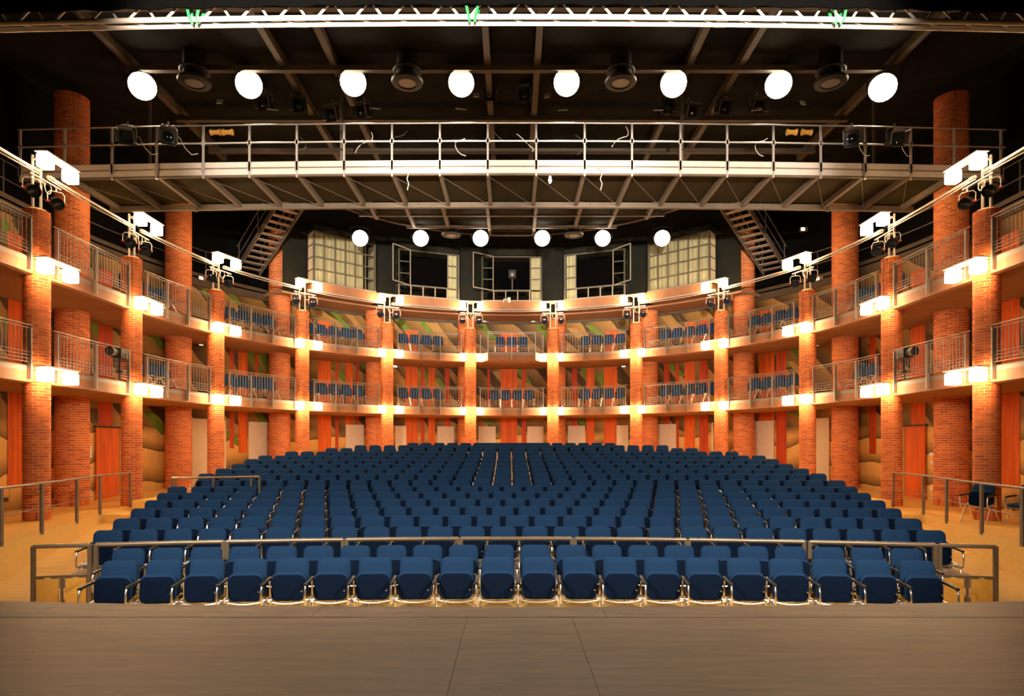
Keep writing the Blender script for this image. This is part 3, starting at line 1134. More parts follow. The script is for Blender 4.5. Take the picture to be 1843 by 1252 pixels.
def bay_railing(t0, t1, zf, lv, label, npan=3):
    r = thing('balcony_railing', label, 'railing', (0, 0, 0), 0, 'steel railings along the balconies')

    def rp_(t):
        return ring(t, edge_R(t, lv) - 0.05 if lv == 2 and 5 < t < 6 else RE - 0.05, zf)
    ts = frange(t0, t1, npan)
    if lv == 2 and 5 <= t0 and t1 <= 6:
        ts = [t0, 5.2, 5.5, 5.8, t1]
    top = []
    for i, t in enumerate(ts):
        p = rp_(t)
        inst(postm, 'post', r, p, (0, 0, ring_ang(t)))
        top.append(p + Vector((0, 0, 0.93)))
    MB().tube([top[0] + (top[0] - top[1]).normalized() * 0.12] + top + [top[-1] + (top[-1] - top[-2]).normalized() * 0.12], 0.016, 6).build('handrail', 'rail', r, True)
    for h in (0.86, 0.06, 0.14, 0.22, 0.30):
        MB().tube([rp_(t) + Vector((0, 0, h)) for t in ts], 0.008 if h < 0.8 else 0.012, 5).build('crossrail', 'rail', r, True)
    for i in range(len(ts) - 1):
        a, bb = rp_(ts[i]), rp_(ts[i + 1])
        n = max(3, int((bb - a).length / 0.115))
        for k in range(1, n):
            inst(baluster, 'baluster', r, a + (bb - a) * (k / n))


for lv, zf, lname in ((1, Z1, 'lower balcony'), (2, Z2, 'upper balcony')):
    for bay in range(0, 11):
        bay_railing(bay + 0.115, bay + 0.885, zf, lv, 'grey steel baluster railing, %s of the %s' % (BAYN[bay], lname), 2 if bay in (0, 10) else 3)
    bay_railing(-0.85, -0.115, zf, lv, 'grey steel baluster railing of the %s cut by the left picture edge' % lname, 2)
    bay_railing(11.115, 11.85, zf, lv, 'grey steel baluster railing of the %s cut by the right picture edge' % lname, 2)


def front_D(X):
    return 10.35 - 0.85 * (X / 7.2) ** 2


def at_front(x):
    D = 10.0
    for _ in range(20):
        D = front_D((x - CX) * D / F)
    return Vector(((x - CX) * D / F, D, 0))


SEG = [(60, 162), (173, 402), (409, 617), (624, 825), (830, 1029), (1035, 1235), (1240, 1447), (1457, 1683), (1691, 1792)]
for i, (xa, xb) in enumerate(SEG):
    nm = ('%s section from the left' % ORD[i]) if i < 4 else ('middle section' if i == 4 else '%s section from the right' % ORD[8 - i])
    a, bb = at_front(xa), at_front(xb)
    r = thing('front_railing', 'bronze tube guard rail between second row and tiers, %s' % nm, 'railing', (0, 0, 0), 0, 'guard rail sections before the tiers')
    d = (bb - a).normalized()
    H = Vector((0, 0, 0.93))
    n = 6
    pts = [at_front(xa + (xb - xa) * k / n) + H for k in range(n + 1)]
    MB().tube(pts, 0.032, 10).build('handrail', 'bronze', r, True)
    for p in (a, bb):
        MB().obox(p, p + Vector((0, 0, 0.94)), 0.055, 0.055, d).build('post', 'bronze', r)
    if i in (0, 8):
        MB().obox(a + Vector((0, 0, 0.47)), bb + Vector((0, 0, 0.47)), 0.03, 0.03).build('crossrail', 'bronze', r)
        m1 = (a + bb) / 2
        MB().obox(m1, m1 + Vector((0, 0, 0.47)), 0.03, 0.03, d).build('post', 'bronze', r)
        for p, q in ((a, m1), (m1, bb)):
            MB().obox(p + d * 0.05 + Vector((0, 0, 0.24)), q - d * 0.05 + Vector((0, 0, 0.24)), 0.02, 0.40).build('panel', 'gate_panel', r)
            for s_ in (0.25, 0.75):
                c = p + (q - p) * s_ + Vector((0, 0, 0.45))
                MB().obox(c - d * 0.05, c + d * 0.05, 0.03, 0.025).build('hinge', 'bronze', r)


def side_rail(side):
    xs_ = [(-8.9, 9.9), (-9.3, 11.43), (-9.73, 13.0), (-10.3, 14.87), (-10.99, 16.76), (-11.25, 18.5)]
    r = thing('walkway_railing', 'grey steel railing on the raised oak walkway at the %s' % ('right' if side > 0 else 'left'), 'railing')
    P = [Vector((side * x, y, ZP)) for x, y in xs_]
    for i, p in enumerate(P):
        wd = 0.05 if i in (0, 5) else 0.10
        d = (P[min(i + 1, 5)] - P[max(i - 1, 0)]).normalized()
        for s_ in ((-0.5, 0.5) if wd > 0.06 else (0,)):
            q = p + d * (s_ * 0.055)
            MB().obox(q + Vector((0, 0, -0.05)), q + Vector((0, 0, 1.0)), 0.045, 0.05, d).build('post', 'steel', r)
    MB().tube([p + Vector((0, 0, 1.01)) for p in P], 0.024, 8).build('handrail', 'steel', r, True)
    MB().tube([p + Vector((0, 0, 0.50)) for p in P], 0.010, 6).build('crossrail', 'steel', r, True)


side_rail(-1)
side_rail(1)
r = thing('tier_railing', 'short tube railing before three seats near the left wall column', 'railing')
P = [px(309, 860, 16.75), px(468, 858, 16.75)]
zt = P[0].z
MB().tube([P[0], P[1]], 0.03, 8).build('handrail', 'bronze', r, True)
for x in (309.5, 316, 384, 452, 467):
    p = px(x, 860, 16.75)
    MB().obox((p.x, p.y, zt - 0.55), (p.x, p.y, zt), 0.045, 0.045, (0, 1, 0)).build('post', 'bronze', r)
for sx, w_ in ((-1, 'left'), (1, 'right')):
    tag(MB().box(*sorted((sx * 11.2, sx * 10.2)), 16.9, 17.9, 0.3, 0.62).build('wooden_step', 'oak_face'), 'oak step between walkway and tiers beside the %s brick columns' % w_, 'step')
    tag(MB().box(*sorted((sx * 11.0, sx * 9.6)), 18.2, 19.4, 0.4, 0.9).build('wooden_step', 'oak_face'), 'upper oak step behind the walkway step at the %s' % w_, 'step')

# ------------------------------------------------------------------ ground floor panels, doors, wall boxes
k = 0
for x0, x1, y0, y1 in [(345, 373, 753, 835), (447, 481, 759, 830), (401, 406, 756, 830), (536, 540, 760, 812), (622, 655, 764, 812), (711, 731, 766, 808), (787, 817, 767, 806),
                       (861, 892, 767, 806), (949, 978, 767, 806), (1022, 1053, 766, 806), (1110, 1131, 765, 808), (1185, 1217, 763, 812), (1281, 1284, 760, 812),
                       (1358, 1393, 757, 830), (1467, 1493, 752, 835)]:
    t0, t1 = t_at_px(x0, RW - 0.02), t_at_px(x1, RW - 0.02)
    pm = ring((t0 + t1) / 2, RW)
    za, zb = EYE + (CY - y1) * pm.y / F - 0.9, EYE + (CY - y0) * pm.y / F
    mb = MB()
    n = max(1, int((t1 - t0) / 0.04))
    lp = [ring(t0 + (t1 - t0) * q / n, RW - 0.05) for q in range(n + 1)] + [ring(t1 - (t1 - t0) * q / n, RW - 0.015) for q in range(n + 1)]
    mb.loft([[(p.x, p.y, za) for p in lp], [(p.x, p.y, zb) for p in lp]])
    k += 1
    lab = '%s plain cream wall panel from the left at floor level' % ORD[k - 1]
    tag(mb.build('wall_panel', 'panel'), lab, 'panel', 'cream panels along the painted wall')


def wall_box(name, x, y, wpx, hpx, mat, label, cat, depth=0.05, back=0.0):
    t = t_at_px(x, RW - 0.02)
    p = ring(t, RW - 0.02 - back)
    s_ = p.y / F
    o = MB().box(-wpx * s_ / 2, wpx * s_ / 2, -depth, 0, -hpx * s_ / 2, hpx * s_ / 2).build(name, mat)
    o.location = (p.x, p.y, EYE + (CY - y) * s_)
    o.rotation_euler = (0, 0, ring_ang(t))
    return tag(o, label, cat)


for x, y, lab in [(160, 573, 'under the upper balcony behind the first left bay'), (363, 619, 'under the upper balcony in the second left bay'), (363, 501, 'on the upper balcony wall of the second left bay'),
                  (713, 659, 'under the upper balcony left of the middle'), (874, 577, 'on the upper wall just left of the middle'), (962, 577, 'on the upper wall just right of the middle'),
                  (1125, 658, 'under the upper balcony right of the middle'), (1475, 501, 'on the upper balcony wall of the second right bay'), (1475, 619, 'under the upper balcony in the second right bay'),
                  (1679, 573, 'under the upper balcony behind the first right bay')]:
    s_ = 20 / F
    t = t_at_px(x, RW - 0.05)
    p = ring(t, RW - 0.05)
    z = EYE + (CY - y) * p.y / F
    g = thing('exit_sign', 'small glowing exit sign ' + lab, 'exit sign', (p.x, p.y, z), ring_ang(t), 'small exit signs')
    MB().box(-0.17, 0.17, -0.05, 0, -0.07, 0.07).build('housing', 'coping', g)
    MB().box(-0.15, 0.02, -0.055, -0.051, -0.055, 0.055).build('lit_face', 'exit', g)
for x, y, w_, h_, mt, lab in [(160, 810, 10, 16, 'paper', 'white notice sheet on the wall left of the red door'), (161, 821, 7, 5, 'paper', 'small white plate under the notice sheet'),
                              (160, 842, 5, 5, 'coping', 'small switch plate on the left wall'), (162, 884, 5, 5, 'paper', 'white socket low on the left wall'),
                              (8, 899, 13, 7, 'black', 'black socket box low on the left wall'), (1678, 817, 9, 6, 'paper', 'white plate on the wall right of the orange door'),
                              (1678, 832, 5, 5, 'paper', 'white switch below the plate on the right wall'), (1678, 879, 5, 5, 'paper', 'white socket low on the right wall')]:
    wall_box('wall_plate', x, y, w_, h_, mt, lab, 'wall plate', 0.03)
for i, (x0, x1, xo, mt) in enumerate([(170, 253, 201, 'orange'), (1595, 1668, 1640, 'orange')]):
    t0, t1 = t_at_px(x0, RW - 0.02), t_at_px(x1, RW - 0.02)
    d = struct(inst(None, 'door_%d' % (i + 1)), 'wide orange and tan painted double door at the %s side' % ('left' if i == 0 else 'right'))
    zt_ = EYE + (CY - 769) * ring(t0, RW).y / F
    tm = (t0 + t1) / 2
    for a_, b_, mm in ((t0, tm, 'orange' if i == 0 else 'mural'), (tm, t1, 'sand' if i == 0 else 'orange')):
        pa, pb = ring(a_ + 0.003, RW - 0.06), ring(b_ - 0.003, RW - 0.06)
        MB().obox(pa + Vector((0, 0, (ZP + zt_) / 2)), pb + Vector((0, 0, (ZP + zt_) / 2)), 0.05, zt_ - ZP).build('door_leaf', 'sand' if mm == 'mural' else mm, d)
    pa, pb = ring(t0 - 0.01, RW - 0.06), ring(t1 + 0.01, RW - 0.06)
    MB().obox(pa + Vector((0, 0, zt_ + 0.03)), pb + Vector((0, 0, zt_ + 0.03)), 0.09, 0.06).build('door_head', 'brown', d)

# ------------------------------------------------------------------ lamps on the columns
cube = slab(MB(), 0.27, -0.145, 0.145, 0.03, 0.03, -0.13, 0.13, 0.02, 0.0, 0.0, 2).mesh('lamp_cube', 'cube')
barm = MB().box(-0.58, 0.58, -0.15, 0.15, 0.185, 0.215).mesh('bracket', 'pipe')
stem_ = MB().tube([(-0.42, 0, 0.14), (-0.42, 0, 0.2)], 0.03, 8).tube([(0.42, 0, 0.14), (0.42, 0, 0.2)], 0.03, 8).mesh('hanger', 'pipe')
for lv, zz, lname in ((1, EYE + 1.70, 'lower balcony'), (2, EYE + 4.25, 'upper balcony'), (3, EYE + 6.72, 'column top')):
    for j in range(12):
        p = ring(j, RC - 0.52, zz)
        g = thing('cube_lamp_pair', 'pair of glowing white cube lamps at %s level, %s column' % (lname, side_word(j)), 'lamp', p, ring_ang(j), 'glowing cube lamps on the columns')
        for sx in (-0.42, 0.42):
            inst(cube, 'lamp_cube', g, (sx, 0, 0))
        inst(barm, 'bracket', g)
        inst(stem_, 'hanger', g)
        if lv < 3:
            MB().box(-0.03, 0.03, 0.0, 0.25, 0.19, 0.22).build('wall_arm', 'pipe', g)
        else:
            for sx in (-0.13, 0.13):
                MB().tube([(sx, 0.52, ZT - zz + 0.05), (sx, 0.52, 0.30)], 0.032, 8).build('upright_pipe', 'pipe', g, True)
            MB().box(-0.16, 0.16, 0.0, 0.5, 0.19, 0.22).build('cross_arm', 'pipe', g)
            MB().tube([(-0.5, 0.30, -0.28), (0.5, 0.30, -0.28)], 0.022, 8).build('spot_bar', 'pipe', g, True)
            MB().tube([(-0.13, 0.44, -0.3), (0.13, 0.44, -0.3)], 0.05, 8).build('pipe_clamp', 'steel', g, True)
ZPI = EYE + 6.62
for j in range(-1, 12):
    a, bb = ring(max(j, -0.9), RC - 0.16, ZPI), ring(min(j + 1, 11.9), RC - 0.16, ZPI)
    d = (bb - a).normalized()
    g = thing('lighting_pipe', 'pale lighting pipe strung between column tops, %s span from the left' % ORD[j + 1], 'pipe', (0, 0, 0), 0, 'lighting pipes between the column tops')
    MB().tube([a + d * 0.15, bb - d * 0.15], 0.036, 8).build('main_tube', 'pipe', g, True)
    n = 8
    MB().tube([a + d * 0.15 + (bb - a - d * 0.3) * (q / n) + Vector((0, 0, -0.06 - 0.03 * math.sin(PI * q / n))) for q in range(n + 1)], 0.016, 6).build('cable', 'pcable', g, True)
    for e_ in (a + d * 0.25, bb - d * 0.25):
        MB().tube([e_ - d * 0.08, e_ + d * 0.08], 0.055, 8).build('coupler', 'steel', g, True)

# spotlights ---------------------------------------------------------------------------------------------
toY = Matrix.Rotation(PI / 2, 4, 'X')      # lathe axis z -> -y
ME['can'] = MB().lathe([(0.06, -0.24), (0.11, -0.22), (0.125, -0.05), (0.13, 0.10), (0.145, 0.20), (0.15, 0.24), (0.135, 0.24), (0.12, 0.16)], 16, toY).mesh('housing', 'black', True)
ME['canlens'] = MB().lathe([(0.122, 0.165), (0.115, 0.175), (0.05, 0.185)], 16, toY).mesh('lens', 'lens', True)
ME['yoke'] = MB().tube([(-0.17, 0, 0.0), (-0.175, 0, 0.20), (-0.12, 0, 0.27), (0.12, 0, 0.27), (0.175, 0, 0.20), (0.17, 0, 0.0)], 0.012, 6).tube([(0, 0, 0.27), (0, 0, 0.36)], 0.02, 6).mesh('yoke', 'pipe', True)
ME['knobs'] = MB().tube([(-0.20, 0, 0), (-0.13, 0, 0)], 0.025, 8).tube([(0.13, 0, 0), (0.20, 0, 0)], 0.025, 8).mesh('pivot', 'red', True)
fb = MB().box(-0.17, 0.17, -0.16, 0.20, -0.17, 0.17)
ME['fbox'] = fb.mesh('housing', 'black')
fd = MB()
for s_, ax_ in ((1, 0), (-1, 0), (1, 1), (-1, 1)):
    if ax_ == 0:
        vs = [(s_ * 0.16, -0.16, -0.15), (s_ * 0.16, -0.16, 0.15), (s_ * 0.22, -0.38, 0.17), (s_ * 0.22, -0.38, -0.17)]
    else:
        vs = [(-0.15, -0.16, s_ * 0.16), (0.15, -0.16, s_ * 0.16), (0.18, -0.38, s_ * 0.23), (-0.18, -0.38, s_ * 0.23)]
    fd.add(vs + [(x * 0.96, y, z * 0.96) for x, y, z in vs], [(0, 1, 2, 3), (7, 6, 5, 4), (0, 4, 5, 1), (1, 5, 6, 2), (2, 6, 7, 3), (3, 7, 4, 0)])
ME['barn'] = fd.mesh('barn_doors', 'steel')
ME['flens'] = MB().lathe([(0.135, 0.155), (0.12, 0.175), (0.05, 0.19)], 18, toY).mesh('lens', 'lens', True)
ME['byoke'] = MB().tube([(-0.20, 0, 0.0), (-0.205, 0, 0.24), (-0.14, 0, 0.32), (0.14, 0, 0.32), (0.205, 0, 0.24), (0.20, 0, 0.0)], 0.014, 6).tube([(0, 0, 0.32), (0, 0, 0.42)], 0.025, 6).mesh('yoke', 'pipe', True)


def aim(o, d):
    o.rotation_euler = Vector(d).to_track_quat('-Y', 'Z').to_euler()


def par_spot(label, loc, d, group=None):
    g = thing('spotlight', label, 'spotlight', loc, math.atan2(d[0], -d[1]), group)
    inst(ME['yoke'], 'yoke', g)
    h = inst(ME['can'], 'housing', g)
    h.rotation_euler = (math.atan2(d[2], math.hypot(d[0], d[1])) * -1 * -1, 0, 0)
    h.rotation_euler.x = -math.atan2(d[2], math.hypot(d[0], d[1]))
    inst(ME['canlens'], 'lens', h)
    inst(ME['knobs'], 'pivot', g)
    return g


def box_spot(label, loc, d, group=None, yoke_up=True):
    g = thing('stage_lantern', label, 'spotlight', loc, math.atan2(d[0], -d[1]), group)
    y = inst(ME['byoke'], 'yoke', g)
    h = inst(ME['fbox'], 'housing', g)
    h.rotation_euler = (-math.atan2(d[2], math.hypot(d[0], d[1])), 0, 0)
    inst(ME['barn'], 'barn_doors', h)
    inst(ME['flens'], 'lens', h)
    return g


for j in range(12):
    for sx, nm in ((-1, 'farther left' if 0 < j else 'nearer'), (1, 'farther right')):
        p = ring(j, RC - 0.18, EYE + 6.08)
        tang = Vector((math.cos(ring_ang(j)), math.sin(ring_ang(j)), 0))
        loc = p + tang * (0.40 * sx)
        d = Vector((random.uniform(-2, 2), 5.5, 2.0)) - loc
        d.normalize()
        if j in (0, 1):
            nm = 'nearer' if sx < 0 else 'farther'
        elif j in (10, 11):
            nm = 'farther' if sx < 0 else 'nearer'
        else:
            nm = 'left-hand' if sx < 0 else 'right-hand'
        par_spot('black spotlight under the top lamps, %s one on the column %s' % (nm, side_word(j)), loc, d, 'black spotlights on the column tops')
    # cable loops
    p = ring(j, RC - 0.2, EYE + 6.32)
    pts = []
    for q in range(13):
        a = 2 * PI * q / 12
        tang = Vector((math.cos(ring_ang(j)), math.sin(ring_ang(j)), 0))
        pts.append(p + tang * (0.10 + 0.11 * math.cos(a)) + Vector((0, 0, 0.14 * math.sin(a))))
    tag(MB().tube(pts, 0.011, 5).build('cable_loop', 'pcable', None, True), 'pale coiled cable below the top lamps, column %s' % side_word(j), 'cable', 'cable loops on the column tops')
    if j in (0, 1, 2, 3, 9, 10):
        a0 = ring(j, RC - CR - 0.012, 0)
        pts = []
        tang = Vector((math.cos(ring_ang(j)), math.sin(ring_ang(j)), 0))
        for q in range(9):
            pts.append(a0 + tang * (0.05 * math.sin(q * 1.3) + 0.06) + Vector((0, 0, ZT - 0.05 - q * 0.14)))
        tag(MB().tube(pts, 0.007, 5).build('hanging_cable', 'cable', None, True), 'thin dark cable hanging down the brick column %s' % side_word(j), 'cable')
# follow spots on the lower balcony
for sx, xx in ((-1, 212), (1, 1632)):
    c = px(xx, 635, 18.0)
    d = Vector((-sx * 0.75, -0.6, -0.02)) if sx < 0 else Vector((0.45, -0.85, -0.02))
    if sx < 0:
        d = Vector((-0.45, -0.85, -0.02))
    g = thing('follow_spot', 'black long-barrelled follow spot on the lower balcony at the %s' % ('left' if sx < 0 else 'right'), 'spotlight', c, math.atan2(d.x, -d.y) - sx * 0.55)
    MB().box(-0.14, 0.14, -0.08, 0.30, -0.14, 0.14).build('housing', 'black', g)
    MB().lathe([(0.10, 0.05), (0.10, 0.30), (0.125, 0.31), (0.125, 0.42), (0.11, 0.42), (0.10, 0.36)], 18, toY).build('barrel', 'black', g, True)
    MB().lathe([(0.098, 0.37), (0.05, 0.385)], 18, toY).build('lens', 'lens', g, True)
    MB().tube([(0, 0.1, -0.14), (0, 0.1, -0.75)], 0.022, 8).build('stand_pole', 'black', g, True)
    MB().box(-0.12, 0.12, 0.02, 0.18, -0.55, -0.50).build('clamp', 'black', g)
    MB().tube([(-0.17, 0.1, 0.0), (-0.17, 0.1, -0.22), (0.17, 0.1, -0.22), (0.17, 0.1, 0.0)], 0.014, 6).build('yoke', 'black', g, True)

# ------------------------------------------------------------------ lighting bridge


def bD(X):
    return 17.2 + 0.3 * (X / 12.0) ** 2


br = thing('lighting_bridge', 'pale steel lighting bridge spanning the hall below the ceiling', 'bridge')
BX = frange(-13.4, 13.4, 16)


def bar_along(name, off, z0, z1, y0, y1, mat, curved=True):
    mb = MB()
    lim = 12.7 if y1 > 1 else 13.8
    L = [[(x, (bD(x) if curved else 17.2) + y, EYE + z) for y, z in ((y0, z0), (y1, z0), (y1, z1), (y0, z1))] for x in frange(-lim, lim, 16)]
    mb.loft(L)
    return mb.build(name, mat, br)


bar_along('front_beam', 0, 7.50, 7.68, 0.0, 0.12, 'white_beam')
bar_along('beam_web', 0, 7.66, 7.74, 0.05, 0.09, 'grey_beam')
bar_along('top_beam', 0, 7.72, 7.87, 0.0, 0.10, 'white_beam')
bar_along('lower_lip', 0, 7.46, 7.51, -0.02, 0.04, 'grey_beam')
bar_along('rear_beam', 0, 7.46, 7.62, 2.30, 2.42, 'grey_beam')
bar_along('deck', 0, 7.66, 7.70, 0.12, 2.30, 'mesh')
PXS = [38, 118, 203, 283, 367, 450, 535, 620, 706, 792, 878, 965, 1052, 1137, 1224, 1308, 1391, 1476, 1556, 1638, 1716, 1800]
bx = []
for x in PXS:
    D = 17.2
    for _ in range(10):
        D = bD((x - CX) * D / F)
    X = (x - CX) * D / F
    bx.append(X)
    MB().obox((X, bD(X) - 0.03, EYE + 7.42), (X, bD(X) - 0.03, EYE + 8.88), 0.05, 0.05, (0, 1, 0)).build('post', 'pipe', br)
    MB().obox((X, bD(X) - 0.04, EYE + 7.60), (X, bD(X) - 0.04, EYE + 7.85), 0.10, 0.03, (0, 1, 0)).build('post_plate', 'pipe', br)
    MB().obox((X, bD(X) - 0.04, EYE + 8.32), (X, bD(X) - 0.04, EYE + 8.44), 0.10, 0.03, (0, 1, 0)).build('rail_clamp', 'pipe', br)
    if abs(X) > 12.75:
        continue
    MB().obox((X, bD(X) + 0.1, EYE + 7.57), (X, bD(X) + 2.34, EYE + 7.57), 0.10, 0.16).build('rib', 'grey_beam', br)
    MB().obox((X, bD(X) + 2.36, EYE + 7.5), (X, bD(X) + 2.36, EYE + 8.85), 0.04, 0.04, (0, 1, 0)).build('post', 'grey_beam', br)
for h, rr_ in ((8.87, 0.02), (8.38, 0.022)):
    MB().tube([(x * 1.03, bD(x) - 0.03, EYE + h) for x in BX], rr_, 6).build('handrail', 'pipe', br, True)
    MB().tube([(x * 0.945, bD(x) + 2.36, EYE + h) for x in BX], rr_, 6).build('handrail', 'grey_beam', br, True)
for i in range(len(bx) - 1):
    a, bb = bx[i], bx[i + 1]
    if max(abs(a), abs(bb)) > 12.75:
        continue
    MB().tube([(a, bD(a) + 0.15, EYE + 7.5), (bb, bD(bb) + 2.3, EYE + 7.5)], 0.008, 5).build('tie_rod', 'grey_beam', br, True)
for x, s_ in ((353, 1), (1490, 1)):
    p = px(x, 370, 19.55)
    MB().tube([(p.x, p.y, EYE + 7.5), (p.x, p.y, EYE + 7.35)], 0.06, 8).build('foot', 'grey_beam', br, True)
for X in (-10.75, -5.0, 5.0, 10.75):
    MB().tube([(X, bD(X) + 1.2, EYE + 7.7), (X, bD(X) + 1.2, ZC)], 0.05, 8).build('hanger_rod', 'grey_beam', br, True)
lamp = thing('bare_bulb', 'small bare bulb glowing under the bridge deck right of the middle', 'lamp', px(990, 323, 17.45))
MB().lathe([(0.02, 0.09), (0.035, 0.10), (0.035, 0.16), (0.02, 0.17)], 10).build('socket', 'black', lamp, True)
MB().lathe([(0.008, -0.11), (0.035, -0.08), (0.045, -0.02), (0.03, 0.05), (0.02, 0.09)], 10).build('bulb', 'bulb', lamp, True)
MB().tube([(0, 0, 0.16), (0, 0, 0.20)], 0.01, 5).build('cord', 'cable', lamp, True)
for x, y in ((735, 322), (1083, 322)):
    p = px(x, y - 8, 17.08)
    tag(MB().tube([p + Vector((-0.1, 0, 0.2)), p + Vector((0.02, 0, 0.08)), p, p + Vector((-0.04, 0, -0.12)), p + Vector((0.01, 0, -0.25)), p + Vector((-0.03, 0, -0.42))], 0.014, 5).build('dangling_cable', 'pcable', None, True),
        'loose pale cable end dangling under the bridge %s of the middle' % ('left' if x < 900 else 'right'), 'cable')
for x, y, dx, nm in [(230, 247, 0.35, 'outer left'), (303, 247, 0.55, 'inner left'), (1533, 250, -0.45, 'inner right'), (1610, 250, -0.15, 'outer right')]:
    p = px(x, y, 16.85)
    box_spot('black lantern with grey barn doors on the front rail of the bridge, %s' % nm, p, Vector((dx, -1, -0.35)).normalized(), 'lanterns on the bridge rail')
    pts = [p + Vector((0.2, 0.15, 0.1)), p + Vector((0.35, 0.2, -0.2)), p + Vector((0.5, 0.25, -0.35)), p + Vector((0.65, 0.3, -0.3))]
    tag(MB().tube(pts, 0.012, 5).build('lantern_cable', 'pcable', None, True), 'pale cable beside the %s bridge lantern' % nm, 'cable')
for k, (x, y) in enumerate([(478, 185), (540, 188), (600, 205), (655, 200), (882, 168), (944, 168), (1200, 190), (1240, 200), (1300, 192), (1362, 190)]):
    p = px(x, y, 19.3)
    o = box_spot('dark lantern on the rear rail of the bridge, %s from the left' % ORD[k], p, Vector((random.uniform(-0.3, 0.3), -1, -0.5)).normalized(), 'dark lanterns behind the bridge')
    tag(MB().tube([p + Vector((0, 0, 0.3)), (p.x, 19.56, ZC - 0.3)], 0.02, 6).build('hanger_pipe', 'grey_beam', None, True), 'thin pipe holding the %s dark lantern behind the bridge' % ORD[k], 'pipe')
for k, (x, y) in enumerate([(535, 262), (655, 255), (718, 250), (835, 262), (900, 240), (945, 258), (1040, 262), (1115, 245), (1235, 262), (1375, 262)]):
    p = px(x, y, 17.6)
    pts = [p + Vector((0.25 * math.sin(q * 0.5 + k), 0, 0.25 - q * 0.075 + 0.05 * math.cos(q * 1.1 + k))) for q in range(8)]
    tag(MB().tube(pts, 0.011, 5).build('rail_cable', 'pcable' if k % 2 else 'cable', None, True), 'loose cable looped behind the bridge rail, %s from the left' % ORD[k], 'cable', 'cables behind the bridge rail')
for k, x in enumerate((388, 410, 1425, 1452)):
    p = px(x, 238, 17.9)
    tag(MB().tube([p - Vector((0.14, 0, 0)), p - Vector((0.05, 0, 0)), p + Vector((0.05, 0, 0)), p + Vector((0.14, 0, 0))], [0.09, 0.06, 0.06, 0.09], 10).build('cable_reel', 'gate_panel', None, True),
        'brown cable reel on the bridge, %s from the left' % ORD[k], 'reel', 'cable reels on the bridge')

# floodlights under the roof ---------------------------------------------------------------------------------
ME['fcan'] = MB().lathe([(0.10, -0.50), (0.20, -0.46), (0.26, -0.20), (0.32, 0.0), (0.34, 0.18), (0.325, 0.18), (0.31, 0.0)], 20, toY).mesh('housing', 'duct', True)
ME['fglow'] = MB().lathe([(0.305, 0.005), (0.27, 0.02), (0.15, 0.03)], 20, toY).mesh('lens_and_glare', 'flood', True)  # lens disc made oversized to take in the glare around the lamp


def flood(label, loc, d, sc, ztop, group):
    g = thing('floodlight', label, 'floodlight', loc, math.atan2(d[0], -d[1]), group)
    h = inst(ME['fcan'], 'housing', g)
    h.rotation_euler = (-math.atan2(d[2], math.hypot(d[0], d[1])), 0, 0)
    h.scale = (sc, sc, sc)
    inst(ME['fglow'], 'lens_and_glare', h)
    top = ztop - loc.z
    MB().tube([(-0.38 * sc, 0.1, 0), (-0.38 * sc, 0.1, 0.42), (0, 0.1, 0.5), (0.38 * sc, 0.1, 0.42), (0.38 * sc, 0.1, 0)], 0.018, 6).tube([(0, 0.1, 0.5), (0, 0.1, max(0.55, top))], 0.022, 6).build('yoke', 'duct', g, True)


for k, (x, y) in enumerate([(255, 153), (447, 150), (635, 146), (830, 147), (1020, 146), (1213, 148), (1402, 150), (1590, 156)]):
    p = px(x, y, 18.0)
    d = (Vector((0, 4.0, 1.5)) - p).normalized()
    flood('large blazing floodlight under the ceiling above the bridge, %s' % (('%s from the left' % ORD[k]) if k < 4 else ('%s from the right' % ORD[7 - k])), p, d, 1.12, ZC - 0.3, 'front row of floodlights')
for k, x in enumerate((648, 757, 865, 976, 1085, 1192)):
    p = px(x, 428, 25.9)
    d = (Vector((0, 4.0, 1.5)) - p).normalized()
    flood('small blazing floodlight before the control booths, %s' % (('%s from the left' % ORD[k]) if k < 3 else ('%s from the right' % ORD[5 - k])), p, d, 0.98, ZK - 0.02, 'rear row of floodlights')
for k, (x, y, w_) in enumerate([(395, 183, 10), (857, 171, 10), (985, 172, 10), (1445, 185, 10), (676, 195, 18), (490, 197, 20), (830, 196, 20), (1013, 198, 18), (1185, 198, 18), (1362, 198, 18)]):
    p = px(x, y, 18.6)
    o = MB().box(-w_ * 0.0082, w_ * 0.0082, -0.01, 0.01, -0.09 if w_ < 15 else -0.02, 0.09 if w_ < 15 else 0.02).build('reflector_plate', 'paper')
    o.location = p
    o.rotation_euler = (-0.5, 0, random.uniform(-0.3, 0.3))
    tag(o, 'small pale plate catching light behind the bridge, %s' % ['outer left', 'left of the middle', 'right of the middle', 'outer right', 'flat one under the third floodlight', 'flat one under the second floodlight',
        'flat one under the fourth floodlight', 'flat one under the fifth floodlight', 'flat one under the sixth floodlight', 'flat one under the seventh floodlight'][k], 'plate', 'pale plates among the lanterns')


def nozzle(label, x, y, D, zc, sc):
    p = px(x, y, D)
    g = thing('ceiling_nozzle', label, 'air vent', p, 0, 'round air nozzles under the ceiling')
    MB().lathe([(0.30 * sc, 0.12), (0.30 * sc, zc - p.z)], 24).build('duct', 'duct', g, True)
    MB().lathe([(0.24 * sc, 0.02), (0.26 * sc, -0.03), (0.42 * sc, 0.0), (0.44 * sc, 0.06), (0.36 * sc, 0.12), (0.30 * sc, 0.20)], 28).build('flange', 'duct', g, True)
    MB().lathe([(0.24 * sc, 0.0), (0.22 * sc, 0.02)], 24).build('grille', 'steel', g, True)
    MB().lathe([(0.37 * sc, 0.30), (0.40 * sc, 0.33), (0.37 * sc, 0.38)], 28).build('collar', 'duct', g, True)


